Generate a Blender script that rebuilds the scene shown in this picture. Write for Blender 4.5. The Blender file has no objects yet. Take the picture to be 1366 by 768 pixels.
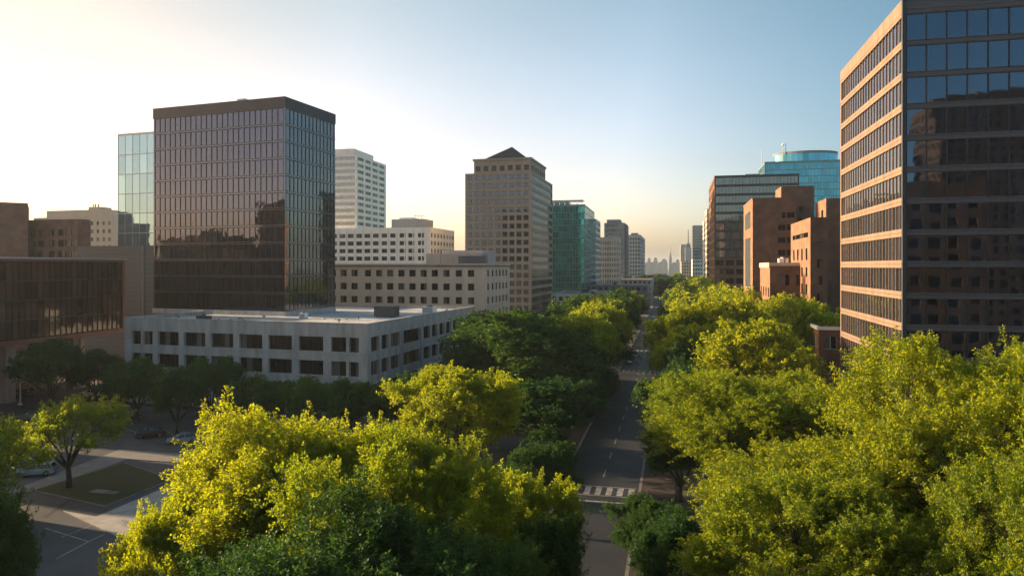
import bpy, math, random
import numpy as np
from mathutils import Vector, Matrix

random.seed(7)
sc = bpy.context.scene
col = sc.collection
R = math.radians
PHI = R(13.0)          # the lens looks 13 degrees to one side of the avenue; world +Y runs along the avenue
F = 940.0              # focal length in pixels of the 1366 px wide photograph
HC = 28.0              # height of the viewpoint
HOR = 355.0
cP, sP = math.cos(PHI), math.sin(PHI)

def wpt(px, Y, z=0.0):
    X = (px - 683.0) / F * Y
    return Vector((X * cP - Y * sP, X * sP + Y * cP, z))
def zat(py, Y): return HC - (py - HOR) / F * Y
def gpt(px, py, z=0.0):
    return wpt(px, (HC - z) * F / (py - HOR), z)

# ------------------------------------------------------------------ materials
MATS = {}
def nodes(name):
    m = bpy.data.materials.new(name); m.use_nodes = True
    nt = m.node_tree
    return m, nt, nt.nodes, nt.links, nt.nodes['Principled BSDF']

def rough_mat(name, c1, c2=None, rough=0.85, scale=1.0, bump=0.0, streak=0.0, metallic=0.0, spec=0.4):
    m, nt, N, L, P = nodes(name)
    c2 = c2 or tuple(x * 0.75 for x in c1)
    tc = N.new('ShaderNodeTexCoord')
    mp = N.new('ShaderNodeMapping'); mp.inputs['Scale'].default_value = (scale, scale, scale * (0.18 if streak else 1.0))
    L.new(tc.outputs['Object'], mp.inputs['Vector'])
    nz = N.new('ShaderNodeTexNoise'); nz.inputs['Scale'].default_value = 0.6; nz.inputs['Detail'].default_value = 8; nz.inputs['Roughness'].default_value = 0.65
    L.new(mp.outputs['Vector'], nz.inputs['Vector'])
    cr = N.new('ShaderNodeValToRGB')
    cr.color_ramp.elements[0].position = 0.3; cr.color_ramp.elements[0].color = (*c2, 1)
    cr.color_ramp.elements[1].position = 0.68; cr.color_ramp.elements[1].color = (*c1, 1)
    L.new(nz.outputs['Fac'], cr.inputs['Fac']); L.new(cr.outputs['Color'], P.inputs['Base Color'])
    P.inputs['Roughness'].default_value = rough; P.inputs['Metallic'].default_value = metallic
    P.inputs['Specular IOR Level'].default_value = spec
    if bump:
        n2 = N.new('ShaderNodeTexNoise'); n2.inputs['Scale'].default_value = 9; n2.inputs['Detail'].default_value = 6
        L.new(tc.outputs['Object'], n2.inputs['Vector'])
        b = N.new('ShaderNodeBump'); b.inputs['Strength'].default_value = bump; b.inputs['Distance'].default_value = 0.05
        L.new(n2.outputs['Fac'], b.inputs['Height']); L.new(b.outputs['Normal'], P.inputs['Normal'])
    MATS[name] = m
    return m

def brick_mat(name, c1, c2, mortar, sc_=1.0):
    m, nt, N, L, P = nodes(name)
    tc = N.new('ShaderNodeTexCoord'); sx = N.new('ShaderNodeSeparateXYZ'); L.new(tc.outputs['Object'], sx.inputs[0])
    ad = N.new('ShaderNodeMath'); ad.operation = 'ADD'; L.new(sx.outputs['X'], ad.inputs[0]); L.new(sx.outputs['Y'], ad.inputs[1])
    cb = N.new('ShaderNodeCombineXYZ'); L.new(ad.outputs[0], cb.inputs['X']); L.new(sx.outputs['Z'], cb.inputs['Y'])
    bt = N.new('ShaderNodeTexBrick'); bt.inputs['Scale'].default_value = sc_
    bt.inputs['Brick Width'].default_value = 0.5; bt.inputs['Row Height'].default_value = 0.18; bt.inputs['Mortar Size'].default_value = 0.018
    bt.inputs['Color1'].default_value = (*c1, 1); bt.inputs['Color2'].default_value = (*c2, 1); bt.inputs['Mortar'].default_value = (*mortar, 1)
    L.new(cb.outputs[0], bt.inputs['Vector'])
    nz = N.new('ShaderNodeTexNoise'); nz.inputs['Scale'].default_value = 0.35; nz.inputs['Detail'].default_value = 7
    L.new(tc.outputs['Object'], nz.inputs['Vector'])
    mr = N.new('ShaderNodeMapRange'); mr.inputs[1].default_value = 0.3; mr.inputs[2].default_value = 0.7; mr.inputs[3].default_value = 0.58; mr.inputs[4].default_value = 1.16
    L.new(nz.outputs['Fac'], mr.inputs[0])
    mx = N.new('ShaderNodeMix'); mx.data_type = 'RGBA'; mx.blend_type = 'MULTIPLY'; mx.inputs[0].default_value = 1
    L.new(bt.outputs['Color'], mx.inputs[6]); L.new(mr.outputs[0], mx.inputs[7]); L.new(mx.outputs[2], P.inputs['Base Color'])
    P.inputs['Roughness'].default_value = 0.9
    MATS[name] = m
    return m

def glass_mat(name, c, ior=2.0, rough=0.03, wob=0.012, metallic=0.0, spread=0.5, tint=None):
    """coated window glass: dark body, mirror-like skin; a per-pane random shade comes from the mesh"""
    m, nt, N, L, P = nodes(name)
    at = N.new('ShaderNodeAttribute'); at.attribute_name = 'pane'
    blinds = name in ('glass_dark', 'glass_green')
    mr = N.new('ShaderNodeMapRange'); mr.inputs[3].default_value = 1 - spread; mr.inputs[4].default_value = 1 + spread
    L.new(at.outputs['Fac'], mr.inputs[0])
    mx = N.new('ShaderNodeMix'); mx.data_type = 'RGBA'; mx.blend_type = 'MULTIPLY'; mx.inputs[0].default_value = 1
    mx.inputs[6].default_value = (*c, 1); L.new(mr.outputs[0], mx.inputs[7]); L.new(mx.outputs[2], P.inputs['Base Color'])
    if blinds:      # some panes have a pale blind drawn behind them
        gt = N.new('ShaderNodeMath'); gt.operation = 'GREATER_THAN'; gt.inputs[1].default_value = .80; L.new(at.outputs['Fac'], gt.inputs[0])
        m2 = N.new('ShaderNodeMix'); m2.data_type = 'RGBA'; L.new(gt.outputs[0], m2.inputs[0]); L.new(mx.outputs[2], m2.inputs[6]); m2.inputs[7].default_value = (.13, .12, .11, 1)
        L.new(m2.outputs[2], P.inputs['Base Color'])
    P.inputs['Roughness'].default_value = rough; P.inputs['IOR'].default_value = ior; P.inputs['Metallic'].default_value = metallic
    if name == 'glass_dark': P.inputs['Specular IOR Level'].default_value = .3
    if tint: P.inputs['Specular Tint'].default_value = (*tint, 1)
    tc = N.new('ShaderNodeTexCoord'); nz = N.new('ShaderNodeTexNoise'); nz.inputs['Scale'].default_value = 0.45; nz.inputs['Detail'].default_value = 1.5
    L.new(tc.outputs['Object'], nz.inputs['Vector'])
    b = N.new('ShaderNodeBump'); b.inputs['Strength'].default_value = 1.0; b.inputs['Distance'].default_value = wob
    L.new(nz.outputs['Fac'], b.inputs['Height']); L.new(b.outputs['Normal'], P.inputs['Normal'])
    MATS[name] = m
    return m

def plain(name, c, rough=0.5, metallic=0.0, ior=1.5, coat=0.0):
    m, nt, N, L, P = nodes(name)
    tc = N.new('ShaderNodeTexCoord'); nz = N.new('ShaderNodeTexNoise'); nz.inputs['Scale'].default_value = 2.0; nz.inputs['Detail'].default_value = 5
    L.new(tc.outputs['Object'], nz.inputs['Vector'])
    mr = N.new('ShaderNodeMapRange'); mr.inputs[3].default_value = 0.8; mr.inputs[4].default_value = 1.2; L.new(nz.outputs['Fac'], mr.inputs[0])
    mx = N.new('ShaderNodeMix'); mx.data_type = 'RGBA'; mx.blend_type = 'MULTIPLY'; mx.inputs[0].default_value = 1
    mx.inputs[6].default_value = (*c, 1); L.new(mr.outputs[0], mx.inputs[7]); L.new(mx.outputs[2], P.inputs['Base Color'])
    P.inputs['Roughness'].default_value = rough; P.inputs['Metallic'].default_value = metallic; P.inputs['IOR'].default_value = ior
    P.inputs['Coat Weight'].default_value = coat
    MATS[name] = m
    return m

def leaf_mat(name, base, trans, tfac=0.5):
    m = bpy.data.materials.new(name); m.use_nodes = True
    nt = m.node_tree; N = nt.nodes; L = nt.links; N.clear()
    out = N.new('ShaderNodeOutputMaterial')
    at = N.new('ShaderNodeAttribute'); at.attribute_name = 'tint'
    oi = N.new('ShaderNodeObjectInfo')
    ad = N.new('ShaderNodeMath'); ad.operation = 'MULTIPLY_ADD'; ad.inputs[1].default_value = 0.6; L.new(at.outputs['Fac'], ad.inputs[0])
    m2 = N.new('ShaderNodeMath'); m2.operation = 'MULTIPLY'; m2.inputs[1].default_value = 0.4; L.new(oi.outputs['Random'], m2.inputs[0]); L.new(m2.outputs[0], ad.inputs[2])
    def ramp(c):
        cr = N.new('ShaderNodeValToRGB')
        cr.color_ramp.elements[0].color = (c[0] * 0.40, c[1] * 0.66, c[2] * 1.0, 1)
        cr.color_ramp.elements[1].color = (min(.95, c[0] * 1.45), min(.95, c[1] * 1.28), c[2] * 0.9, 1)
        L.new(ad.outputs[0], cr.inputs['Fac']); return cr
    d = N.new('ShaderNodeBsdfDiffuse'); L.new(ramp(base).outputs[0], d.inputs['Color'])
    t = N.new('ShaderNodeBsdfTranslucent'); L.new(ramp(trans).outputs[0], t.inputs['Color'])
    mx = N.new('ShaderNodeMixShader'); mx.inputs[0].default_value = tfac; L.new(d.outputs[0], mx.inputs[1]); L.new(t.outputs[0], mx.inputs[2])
    g = N.new('ShaderNodeBsdfGlossy'); g.inputs['Roughness'].default_value = 0.45; g.inputs['Color'].default_value = (1, 1, 1, 1)
    m3 = N.new('ShaderNodeMixShader'); m3.inputs[0].default_value = 0.015; L.new(mx.outputs[0], m3.inputs[1]); L.new(g.outputs[0], m3.inputs[2])
    L.new(m3.outputs[0], out.inputs['Surface'])
    MATS[name] = m
    return m

M = MATS
rough_mat('asphalt', (0.034, 0.035, 0.040), (0.016, 0.017, 0.021), 0.68, 0.5, 0.25)
rough_mat('old_asphalt', (0.085, 0.087, 0.095), (0.05, 0.051, 0.058), 0.7, 0.35, 0.25)
rough_mat('paving', (0.24, 0.225, 0.21), (0.15, 0.145, 0.14), 0.85, 0.6, 0.2)
rough_mat('sun_patch_paving', (0.44, 0.40, 0.36), (0.26, 0.24, 0.22), 0.85, 0.9, 0.2)  # pale concrete, lightened further: sun patch brightness put into its colour
rough_mat('kerb', (0.2, 0.19, 0.18), (0.11, 0.11, 0.105), 0.85, 0.8)
rough_mat('red_paving', (0.06, 0.043, 0.038), (0.036, 0.028, 0.027), 0.9, 0.7, 0.2)
rough_mat('lawn', (0.03, 0.05, 0.014), (0.055, 0.045, 0.022), 0.95, 1.2, 0.6)
rough_mat('earth', (0.10, 0.10, 0.085), (0.055, 0.07, 0.04), 0.95, 0.05)
rough_mat('paint_white', (0.42, 0.42, 0.41), (0.12, 0.12, 0.12), 0.7, 2.5)
rough_mat('concrete', (0.48, 0.475, 0.465), (0.25, 0.25, 0.25), 0.85, 1.0, 0.12, streak=1)
rough_mat('concrete_dark', (0.16, 0.16, 0.17), (0.10, 0.10, 0.11), 0.85, 0.8, streak=1)
rough_mat('grey_panel', (0.045, 0.056, 0.075), (0.034, 0.042, 0.056), 0.6, 0.3, streak=1)
rough_mat('tan_stone', (0.26, 0.185, 0.135), (0.17, 0.12, 0.09), 0.8, 0.8, 0.1, streak=1)
rough_mat('beige_stone', (0.62, 0.53, 0.44), (0.48, 0.41, 0.34), 0.85, 0.6, 0.1, streak=1)
rough_mat('granite', (0.30, 0.255, 0.215), (0.22, 0.185, 0.155), 0.7, 0.25, streak=1)
rough_mat('white_render', (0.82, 0.80, 0.76), (0.68, 0.66, 0.62), 0.8, 0.5, streak=1)
rough_mat('cream_render', (0.5, 0.43, 0.35), (0.4, 0.34, 0.27), 0.85, 0.4, streak=1)
rough_mat('pale_grey', (0.40, 0.41, 0.42), (0.3, 0.31, 0.32), 0.8, 0.3, streak=1)
rough_mat('blue_grey', (0.17, 0.21, 0.25), (0.13, 0.16, 0.19), 0.7, 0.3, streak=1)
rough_mat('roof_felt', (0.60, 0.60, 0.60), (0.20, 0.21, 0.23), 0.8, 0.35, 0.1)
rough_mat('roof_dark', (0.10, 0.10, 0.105), (0.07, 0.07, 0.075), 0.85, 0.3)
rough_mat('roof_slate', (0.010, 0.02, 0.034), (0.008, 0.014, 0.024), 0.8, 0.8, spec=.05)
rough_mat('bark', (0.075, 0.058, 0.042), (0.04, 0.032, 0.025), 0.95, 3.0, 0.5)
rough_mat('pink_roof', (0.46, 0.34, 0.28), (0.3, 0.22, 0.18), 0.8, 0.1)
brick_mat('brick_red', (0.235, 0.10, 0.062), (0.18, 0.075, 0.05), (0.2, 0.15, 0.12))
brick_mat('brick_brown', (0.17, 0.085, 0.06), (0.125, 0.065, 0.048), (0.15, 0.11, 0.09))  # also the darker copy for block faces turned from the sun
brick_mat('brick_orange_lit', (0.31, 0.155, 0.09), (0.23, 0.11, 0.065), (0.24, 0.17, 0.12))  # brighter brick for sunward faces: warm sunlight put into the colour
plain('bronze_metal', (0.02, 0.019, 0.022), 0.4, 0.2)
plain('grey_metal', (0.085, 0.085, 0.09), 0.4, 0.3)
plain('dark_metal', (0.03, 0.032, 0.036), 0.45, 0.2)
plain('blue_spandrel', (0.075, 0.08, 0.095), 0.45, 0.0)
plain('red_metal', (0.22, 0.075, 0.06), 0.5, 0.0)
plain('white_metal', (0.7, 0.7, 0.7), 0.4, 0.0)
plain('pale_metal', (0.45, 0.46, 0.47), 0.45, 0.2)
plain('teal_metal', (0.10, 0.24, 0.25), 0.4, 0.2)
plain('rubber', (0.02, 0.02, 0.02), 0.9)
plain('chrome', (0.5, 0.5, 0.5), 0.25, 1.0)
plain('lamp_glass', (0.7, 0.7, 0.68), 0.15)
plain('tail_glass', (0.35, 0.02, 0.02), 0.2)
glass_mat('glass_bronze', (0.020, 0.017, 0.019), 2.1, 0.03, tint=(.62, .72, 1))
glass_mat('glass_skyward', (0.02, 0.022, 0.03), 2.8, 0.03, tint=(.7, .85, 1))
glass_mat('glass_tower_side', (0.018, 0.022, 0.028), 2.3, 0.03, tint=(.85, .9, 1))
glass_mat('glass_blue', (0.006, 0.014, 0.026), 2.5, 0.025, wob=.006, tint=(.48, .68, .92))
glass_mat('glass_dark', (0.012, 0.012, 0.014), 1.5, 0.05)
glass_mat('glass_teal', (0.03, 0.30, 0.30), 1.8, 0.05, metallic=0.75, wob=0.02)
glass_mat('glass_sky', (0.25, 0.42, 0.50), 1.8, 0.05, metallic=0.8, wob=0.02, spread=0.15)
glass_mat('glass_cyan', (0.06, 0.34, 0.46), 1.8, 0.06, metallic=0.7, wob=0.01, spread=0.2)
glass_mat('glass_green', (0.05, 0.10, 0.11), 2.4, 0.05, wob=0.015)
glass_mat('glass_amber', (0.07, 0.035, 0.024), 1.65, 0.06, wob=0.03)
glass_mat('car_glass', (0.012, 0.014, 0.016), 1.6, 0.03, wob=0.0, spread=0)
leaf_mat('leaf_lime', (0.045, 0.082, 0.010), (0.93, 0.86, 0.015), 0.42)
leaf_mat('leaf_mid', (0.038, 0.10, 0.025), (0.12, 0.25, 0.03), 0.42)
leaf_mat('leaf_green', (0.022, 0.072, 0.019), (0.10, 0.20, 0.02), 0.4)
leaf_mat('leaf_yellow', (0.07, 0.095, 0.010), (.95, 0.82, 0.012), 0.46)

# ------------------------------------------------------------------ mesh builder
class MB:
    def __init__(s): s.v = []; s.f = []; s.mi = []; s.pane = []; s.mats = []
    def m(s, name):
        if name not in s.mats: s.mats.append(name)
        return s.mats.index(name)
    def quad(s, p, mat, pane=0.5):
        i = len(s.v); s.v += [tuple(q) for q in p]; s.f.append(tuple(range(i, i + len(p)))); s.mi.append(s.m(mat)); s.pane.append(pane)
    def box(s, x0, x1, y0, y1, z0, z1, mat, skip=''):
        a = [(x0, y0, z0), (x1, y0, z0), (x1, y1, z0), (x0, y1, z0), (x0, y0, z1), (x1, y0, z1), (x1, y1, z1), (x0, y1, z1)]
        i = len(s.v); s.v += a; k = s.m(mat)
        for n, f in (('b', (0, 3, 2, 1)), ('t', (4, 5, 6, 7)), ('f', (0, 1, 5, 4)), ('r', (1, 2, 6, 5)), ('k', (2, 3, 7, 6)), ('l', (3, 0, 4, 7))):
            if n in skip: continue
            s.f.append(tuple(i + j for j in f)); s.mi.append(k); s.pane.append(0.5)
    def tube(s, pts, rads, mat, n=7, cap=True):
        rings = []
        for k, p in enumerate(pts):
            p = Vector(p)
            d = (Vector(pts[min(k + 1, len(pts) - 1)]) - Vector(pts[max(k - 1, 0)])).normalized()
            a = d.orthogonal().normalized() if k == 0 else (A - d * A.dot(d)).normalized()
            A = a; b = d.cross(a); i = len(s.v)
            for j in range(n):
                t = 2 * math.pi * j / n
                s.v.append(tuple(p + (a * math.cos(t) + b * math.sin(t)) * rads[k]))
            rings.append(i)
        mi = s.m(mat)
        for k in range(len(rings) - 1):
            for j in range(n):
                j2 = (j + 1) % n
                s.f.append((rings[k] + j, rings[k] + j2, rings[k + 1] + j2, rings[k + 1] + j)); s.mi.append(mi); s.pane.append(0.5)
        if cap:
            s.f.append(tuple(rings[-1] + j for j in range(n))); s.mi.append(mi); s.pane.append(0.5)
            s.f.append(tuple(rings[0] + j for j in reversed(range(n)))); s.mi.append(mi); s.pane.append(0.5)
    def mesh(s, name, T=None, smooth=False):
        me = bpy.data.meshes.new(name)
        v = s.v if T is None else [tuple(T @ Vector(q)) for q in s.v]
        me.from_pydata(v, [], s.f)
        for n in s.mats: me.materials.append(MATS[n])
        me.polygons.foreach_set('material_index', s.mi)
        if smooth: me.polygons.foreach_set('use_smooth', [True] * len(s.f))
        if any('glass' in n for n in s.mats):
            a = me.attributes.new('pane', 'FLOAT', 'FACE'); a.data.foreach_set('value', s.pane)
        me.update()
        return me

def link(name, me, parent=None, loc=(0, 0, 0), rz=0.0):
    o = bpy.data.objects.new(name, me); col.objects.link(o); o.parent = parent
    o.location = loc; o.rotation_euler = (0, 0, rz)
    return o
def build(mb, name, parent=None, loc=(0, 0, 0), rz=0.0, smooth=False):
    return link(name, mb.mesh(name, smooth=smooth), parent, loc, rz)
def thing(name, label, cat, loc=(0, 0, 0), rz=0.0, group=None):
    o = link(name, None, None, loc, rz); o['label'] = label; o['category'] = cat
    if group: o['group'] = group
    return o
def tagm(o, label, cat, group=None):
    o['label'] = label; o['category'] = cat
    if group: o['group'] = group
    return o
def structure(name, mb):
    o = build(mb, name); o['kind'] = 'structure'; return o

# ------------------------------------------------------------------ facades
# face frames in a building's own coordinates: origin at the front corner towards -x, front = y 0, depth +y
def face_T(face, w, d):
    if face == 'F': return Matrix.Identity(4)
    if face == 'R': return Matrix.Translation((w, 0, 0)) @ Matrix.Rotation(math.pi / 2, 4, 'Z')
    if face == 'L': return Matrix.Translation((0, d, 0)) @ Matrix.Rotation(-math.pi / 2, 4, 'Z')
    return Matrix.Translation((w, d, 0)) @ Matrix.Rotation(math.pi, 4, 'Z')

def panel(mb, T, W, z0, z1, cols, rows, mat, rec=0.35, reveal=None):
    """wall sheet with openings cols x rows; returns the openings"""
    xs = sorted({0.0, W, *[c for a in cols for c in a]}); zs = sorted({z0, z1, *[c for a in rows for c in a]})
    ins = lambda v, L: any(a - 1e-6 < v < b + 1e-6 for a, b in L)
    q = lambda pts, m_: mb.quad([T @ Vector(p) for p in pts], m_)
    for i in range(len(zs) - 1):
        zm = (zs[i] + zs[i + 1]) / 2; rowopen = ins(zm, rows)
        if not rowopen:
            q([(0, 0, zs[i]), (W, 0, zs[i]), (W, 0, zs[i + 1]), (0, 0, zs[i + 1])], mat); continue
        for j in range(len(xs) - 1):
            if xs[j + 1] - xs[j] < 1e-6: continue
            if not ins((xs[j] + xs[j + 1]) / 2, cols):
                q([(xs[j], 0, zs[i]), (xs[j + 1], 0, zs[i]), (xs[j + 1], 0, zs[i + 1]), (xs[j], 0, zs[i + 1])], mat)
    rm = reveal or mat
    for a, b in cols:
        for c, e in rows:
            q([(a, 0, c), (b, 0, c), (b, rec, c), (a, rec, c)], rm); q([(a, rec, e), (b, rec, e), (b, 0, e), (a, 0, e)], rm)
            q([(a, 0, c), (a, rec, c), (a, rec, e), (a, 0, e)], rm); q([(b, rec, c), (b, 0, c), (b, 0, e), (b, rec, e)], rm)

_wc = {}
def window_mesh(w, h, n, glass, metal, fr=0.07, hbar=False, mull=None, tilt=0.0015, uniq=False, mproud=0.06, split=None, mullmat=None):
    """a window w x h: n panes side by side in a frame; origin at its lower corner, outside is -y"""
    key = (round(w, 2), round(h, 2), n, glass, metal, hbar, mproud, random.randrange(4))
    if not uniq and key in _wc: return _wc[key]
    rnd = random.Random(str(key) + (str(len(_wc) + random.random()) if uniq else ''))
    mb = MB(); pw = w / n
    mull = mull or fr
    for i in range(n):
        a, b = i * pw, (i + 1) * pw
        zz = [0, h] if not split else [0, h * split, h]
        for k in range(len(zz) - 1):
            t1, t2 = rnd.uniform(-tilt, tilt) * pw, rnd.uniform(-tilt, tilt) * h
            mb.quad([(a, 0.06 - t1 - t2, zz[k]), (b, 0.06 + t1 - t2, zz[k]), (b, 0.06 + t1 + t2, zz[k + 1]), (a, 0.06 - t1 + t2, zz[k + 1])], glass, rnd.random())
    if metal:
        for i in range(n + 1):
            x = i * pw; hw = mull / 2
            x0, x1 = max(0, x - hw), min(w, x + hw)
            mb.box(x0, x1, -mproud, 0.10, 0, h, mullmat or metal, 'kbt')
        for z0, z1 in [(0, fr), (h - fr, h)] + ([(h * split - fr / 2, h * split + fr / 2)] if split else []):
            for i in range(n):
                mb.box(i * pw + mull / 2, (i + 1) * pw - mull / 2, -0.02, 0.10, z0, z1, metal, 'klr')
        if hbar: mb.box(fr, w - fr, -0.01, 0.09, h * 0.62, h * 0.62 + fr * 0.8, metal, 'klr')
    me = mb.mesh('window')
    if not uniq: _wc[key] = me
    return me

class Bld:
    """a rectangular building placed from the corner its two visible sides share"""
    def __init__(s, name, label, cat, cpx, cY, lpx, rpx, vp=900.0, right=False, ztop_py=None, ztop=None, d=None, w=None, group=None, z0=0.0):
        al = math.atan((vp - 683.0) / F); s.th = PHI - al
        ex = Vector((math.cos(s.th), math.sin(s.th), 0)); ey = Vector((-math.sin(s.th), math.cos(s.th), 0))
        C = wpt(cpx, cY); s.C = C; s.right = right; s.ex = ex; s.ey = ey
        if right:
            s.d = d if d else s.solve(C, ey, lpx); s.w = w if w else s.solve(C, ex, rpx); O = C
        else:
            s.w = w if w else s.solve(C, -ex, lpx); s.d = d if d else s.solve(C, ey, rpx); O = C - ex * s.w
        s.O = O; s.zt = ztop if ztop is not None else zat(ztop_py, cY)
        s.z0 = z0
        s.root = thing(name, label, cat, (O.x, O.y, z0), s.th, group)
        s.zt -= z0
        s.nwin = 0
    def solve(s, C, dr, px):
        t = (px - 683.0) / F
        X = C.x * cP + C.y * sP; Y = -C.x * sP + C.y * cP
        dX = dr.x * cP + dr.y * sP; dY = -dr.x * sP + dr.y * cP
        return (t * Y - X) / (dX - t * dY)
    def fx(s, px):      # front-face coordinate under a pixel column
        return s.solve(s.O, s.ex, px)
    def sy(s, px):      # side-face coordinate from the shared corner
        return s.solve(s.C, s.ey, px)
    def wallmesh(s): s.mb = MB(); return s.mb
    def face(s, face, z0, z1, cols, rows, mat, rec=0.35, reveal=None):
        W = s.w if face in 'FB' else s.d
        if face == 'L': cols = [(s.d - b, s.d - a) for a, b in cols]
        panel(s.mb, face_T(face, s.w, s.d), W, z0, z1, sorted(cols), sorted(rows), mat, rec, reveal)
        return cols
    def wins(s, face, cols, rows, n, glass, metal, rec=0.3, uniq=False, name='window', **k):
        T = face_T(face, s.w, s.d)
        if face == 'L': cols = [(s.d - b, s.d - a) for a, b in cols]
        rz = {'F': 0, 'R': math.pi / 2, 'L': -math.pi / 2, 'B': math.pi}[face]
        for (c, e) in rows:
            for (a, b) in cols:
                nn = n if not callable(n) else n(b - a)
                me = window_mesh(b - a, e - c, nn, glass, metal, uniq=uniq, **k)
                p = T @ Vector((a, rec, c))
                link(name, me, s.root, p, rz); s.nwin += 1
    def roof(s, mat='roof_dark', z=None, par=0.4, drop=0.6, wallmat=None, name='roof'):
        z = s.zt if z is None else z
        mb = MB(); mb.box(par, s.w - par, par, s.d - par, z - drop - 0.3, z - drop, mat, 'b')
        build(mb, name, s.root)
        m = wallmat
        if m:
            k = s.mb
            zb = z - drop - 0.3
            for (x0, x1, y0, y1, zz) in ((0, s.w, 0, par, 0), (0, s.w, s.d - par, s.d, 0), (0, par, par, s.d - par, 0), (s.w - par, s.w, par, s.d - par, 0)):
                k.quad([(x0, y0, z), (x1, y0, z), (x1, y1, z), (x0, y1, z)], m)
            k.quad([(par, par, zb), (s.w - par, par, zb), (s.w - par, par, z), (par, par, z)], m)
            k.quad([(par, s.d - par, zb), (s.w - par, s.d - par, zb), (s.w - par, s.d - par, z), (par, s.d - par, z)], m)
            k.quad([(par, par, zb), (par, s.d - par, zb), (par, s.d - par, z), (par, par, z)], m)
            k.quad([(s.w - par, par, zb), (s.w - par, s.d - par, zb), (s.w - par, s.d - par, z), (s.w - par, par, z)], m)
    def done(s, name='wall'): return build(s.mb, name, s.root)

def even(W, n, ww, m0=None):
    """n openings of width ww spread evenly over W (m0: margin at both ends)"""
    if m0 is None: p = W / n; return [(p * i + (p - ww) / 2, p * i + (p + ww) / 2) for i in range(n)]
    p = (W - 2 * m0 - ww) / max(1, n - 1); return [(m0 + p * i, m0 + p * i + ww) for i in range(n)]
def levels(ztop, pitch, h, n): return [(ztop - pitch * i - h, ztop - pitch * i) for i in range(n)]
def part_box(root, name, x0, x1, y0, y1, z0, z1, mat):
    mb = MB(); mb.box(x0, x1, y0, y1, z0, z1, mat); return build(mb, name, root)


HAZE, SUN_AZ, SUN_EL, SUN_E = 0.0001, -84.0, 14.0, 4.6
SKY_LOW, SKY_MID, SKY_HIGH = (2.5, 1.86, 1.80), (1.72, 1.32, 1.28), (1.13, 1.11, .98)
SKY_T = [(.455, (.45, .63, .64)), (.60, (.92, .95, .90)), (.78, (.93, .86, .76)), (.92, (.62, .53, .42))]
AIR, DUST, OZ, SKY_S, EXPO = 1.0, 3.0, 2.0, 0.11, 1.45
# ================================================================== BUILDINGS
# --- office tower beside the avenue, lit stone side and dark glass front
b = Bld('office_tower', 'tall office tower with sunlit tan stone bands and a dark blue glass front', 'tower', 1205, 85, 1121, 1500, right=True, ztop=60.3, w=62)
mb = b.wallmesh()
rows = [(54.0 - 3.8 * k + 0.0, 54.0 - 3.8 * k + 2.65) for k in range(14)]
rows = [(z + 0.62, z + 3.5) for z in [54.7 + 0.0 - 3.8 * k for k in range(15)]]
rows = [r for r in rows if r[0] > 1]
bay = [(0.55, b.d - 0.6)]
b.face('L', 0, b.zt, bay, rows, 'tan_stone', 0.38)
frows = [(r[0] - 0.25, r[1] + 0.1) for r in rows]
b.face('F', 0, b.zt, [(0.35, b.w - 0.35)], frows, 'blue_spandrel', 0.14)
b.face('R', 0, b.zt, [], [], 'tan_stone'); b.face('B', 0, b.zt, [], [], 'tan_stone')
b.roof('roof_dark', wallmat='tan_stone'); b.done()
b.wins('L', bay, rows, 22, 'glass_skyward', 'bronze_metal', rec=0.16, uniq=True, name='window_band', mproud=0.05, fr=0.06, mull=0.09, mullmat='tan_stone')
b.wins('F', [(0.35, b.w - 0.35)], frows, 28, 'glass_blue', 'dark_metal', rec=0.02, uniq=True, name='window_band', mproud=0.10, fr=0.05, mull=0.09, tilt=0.0018)
# (joint lines come first)
mb = MB()
for r in rows:
    mb.box(-.012, .002, 0, b.d, r[1] + .42, r[1] + .47, 'bronze_metal')
for k in range(1, 12):
    mb.box(-.010, .002, b.d * k / 12 - .02, b.d * k / 12 + .02, rows[0][1], b.zt, 'bronze_metal')
build(mb, 'stone_joints', b.root)
for r in frows:      # thin rails across each spandrel of the glass front
    mb = MB(); zc = r[1]
    for dz in (0.12, 0.62):
        mb.box(0.0, b.w, -0.07, 0.004, zc + dz, zc + dz + 0.09, 'concrete_dark')
    build(mb, 'spandrel_rail', b.root)
mb = MB(); mb.box(-0.12, 0.30, -0.12, 0.30, 0, b.zt, 'grey_panel'); build(mb, 'corner_post', b.root)

# --- bronze glass tower on the podium
POD = 17.2
b = Bld('glass_tower', 'dark bronze glass office tower rising from the flat roof of the concrete podium', 'tower', 380, 160, 205, 447, vp=1011, ztop_py=129, z0=POD - 0.6)
mb = b.wallmesh(); H = b.zt
par = 2.55
rows = [(H - par - 3.85 * (k + 1) + 0.5, H - par - 3.85 * k) for k in range(12)]
b.face('F', 0, H, [(0.4, b.w - 0.4)], rows, 'glass_bronze', 0.12)
b.face('R', 0, H, [(0.4, b.d - 0.4)], rows, 'glass_tower_side', 0.12)
b.face('L', 0, H, [(0.4, b.d - 0.4)], rows, 'bronze_metal', 0.12); b.face('B', 0, H, [], [], 'bronze_metal')
b.roof('roof_dark', wallmat='grey_panel'); b.done()
mb = MB(); e = 0.12
for (x0, x1, y0, y1) in ((-e, b.w + e, -e, 0.2), (-e, b.w + e, b.d - 0.2, b.d + e), (-e, 0.2, 0.2, b.d - 0.2), (b.w - 0.2, b.w + e, 0.2, b.d - 0.2)):
    mb.box(x0, x1, y0, y1, H - par + 0.1, H + 0.05, 'grey_panel')
build(mb, 'parapet_band', b.root)
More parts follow.
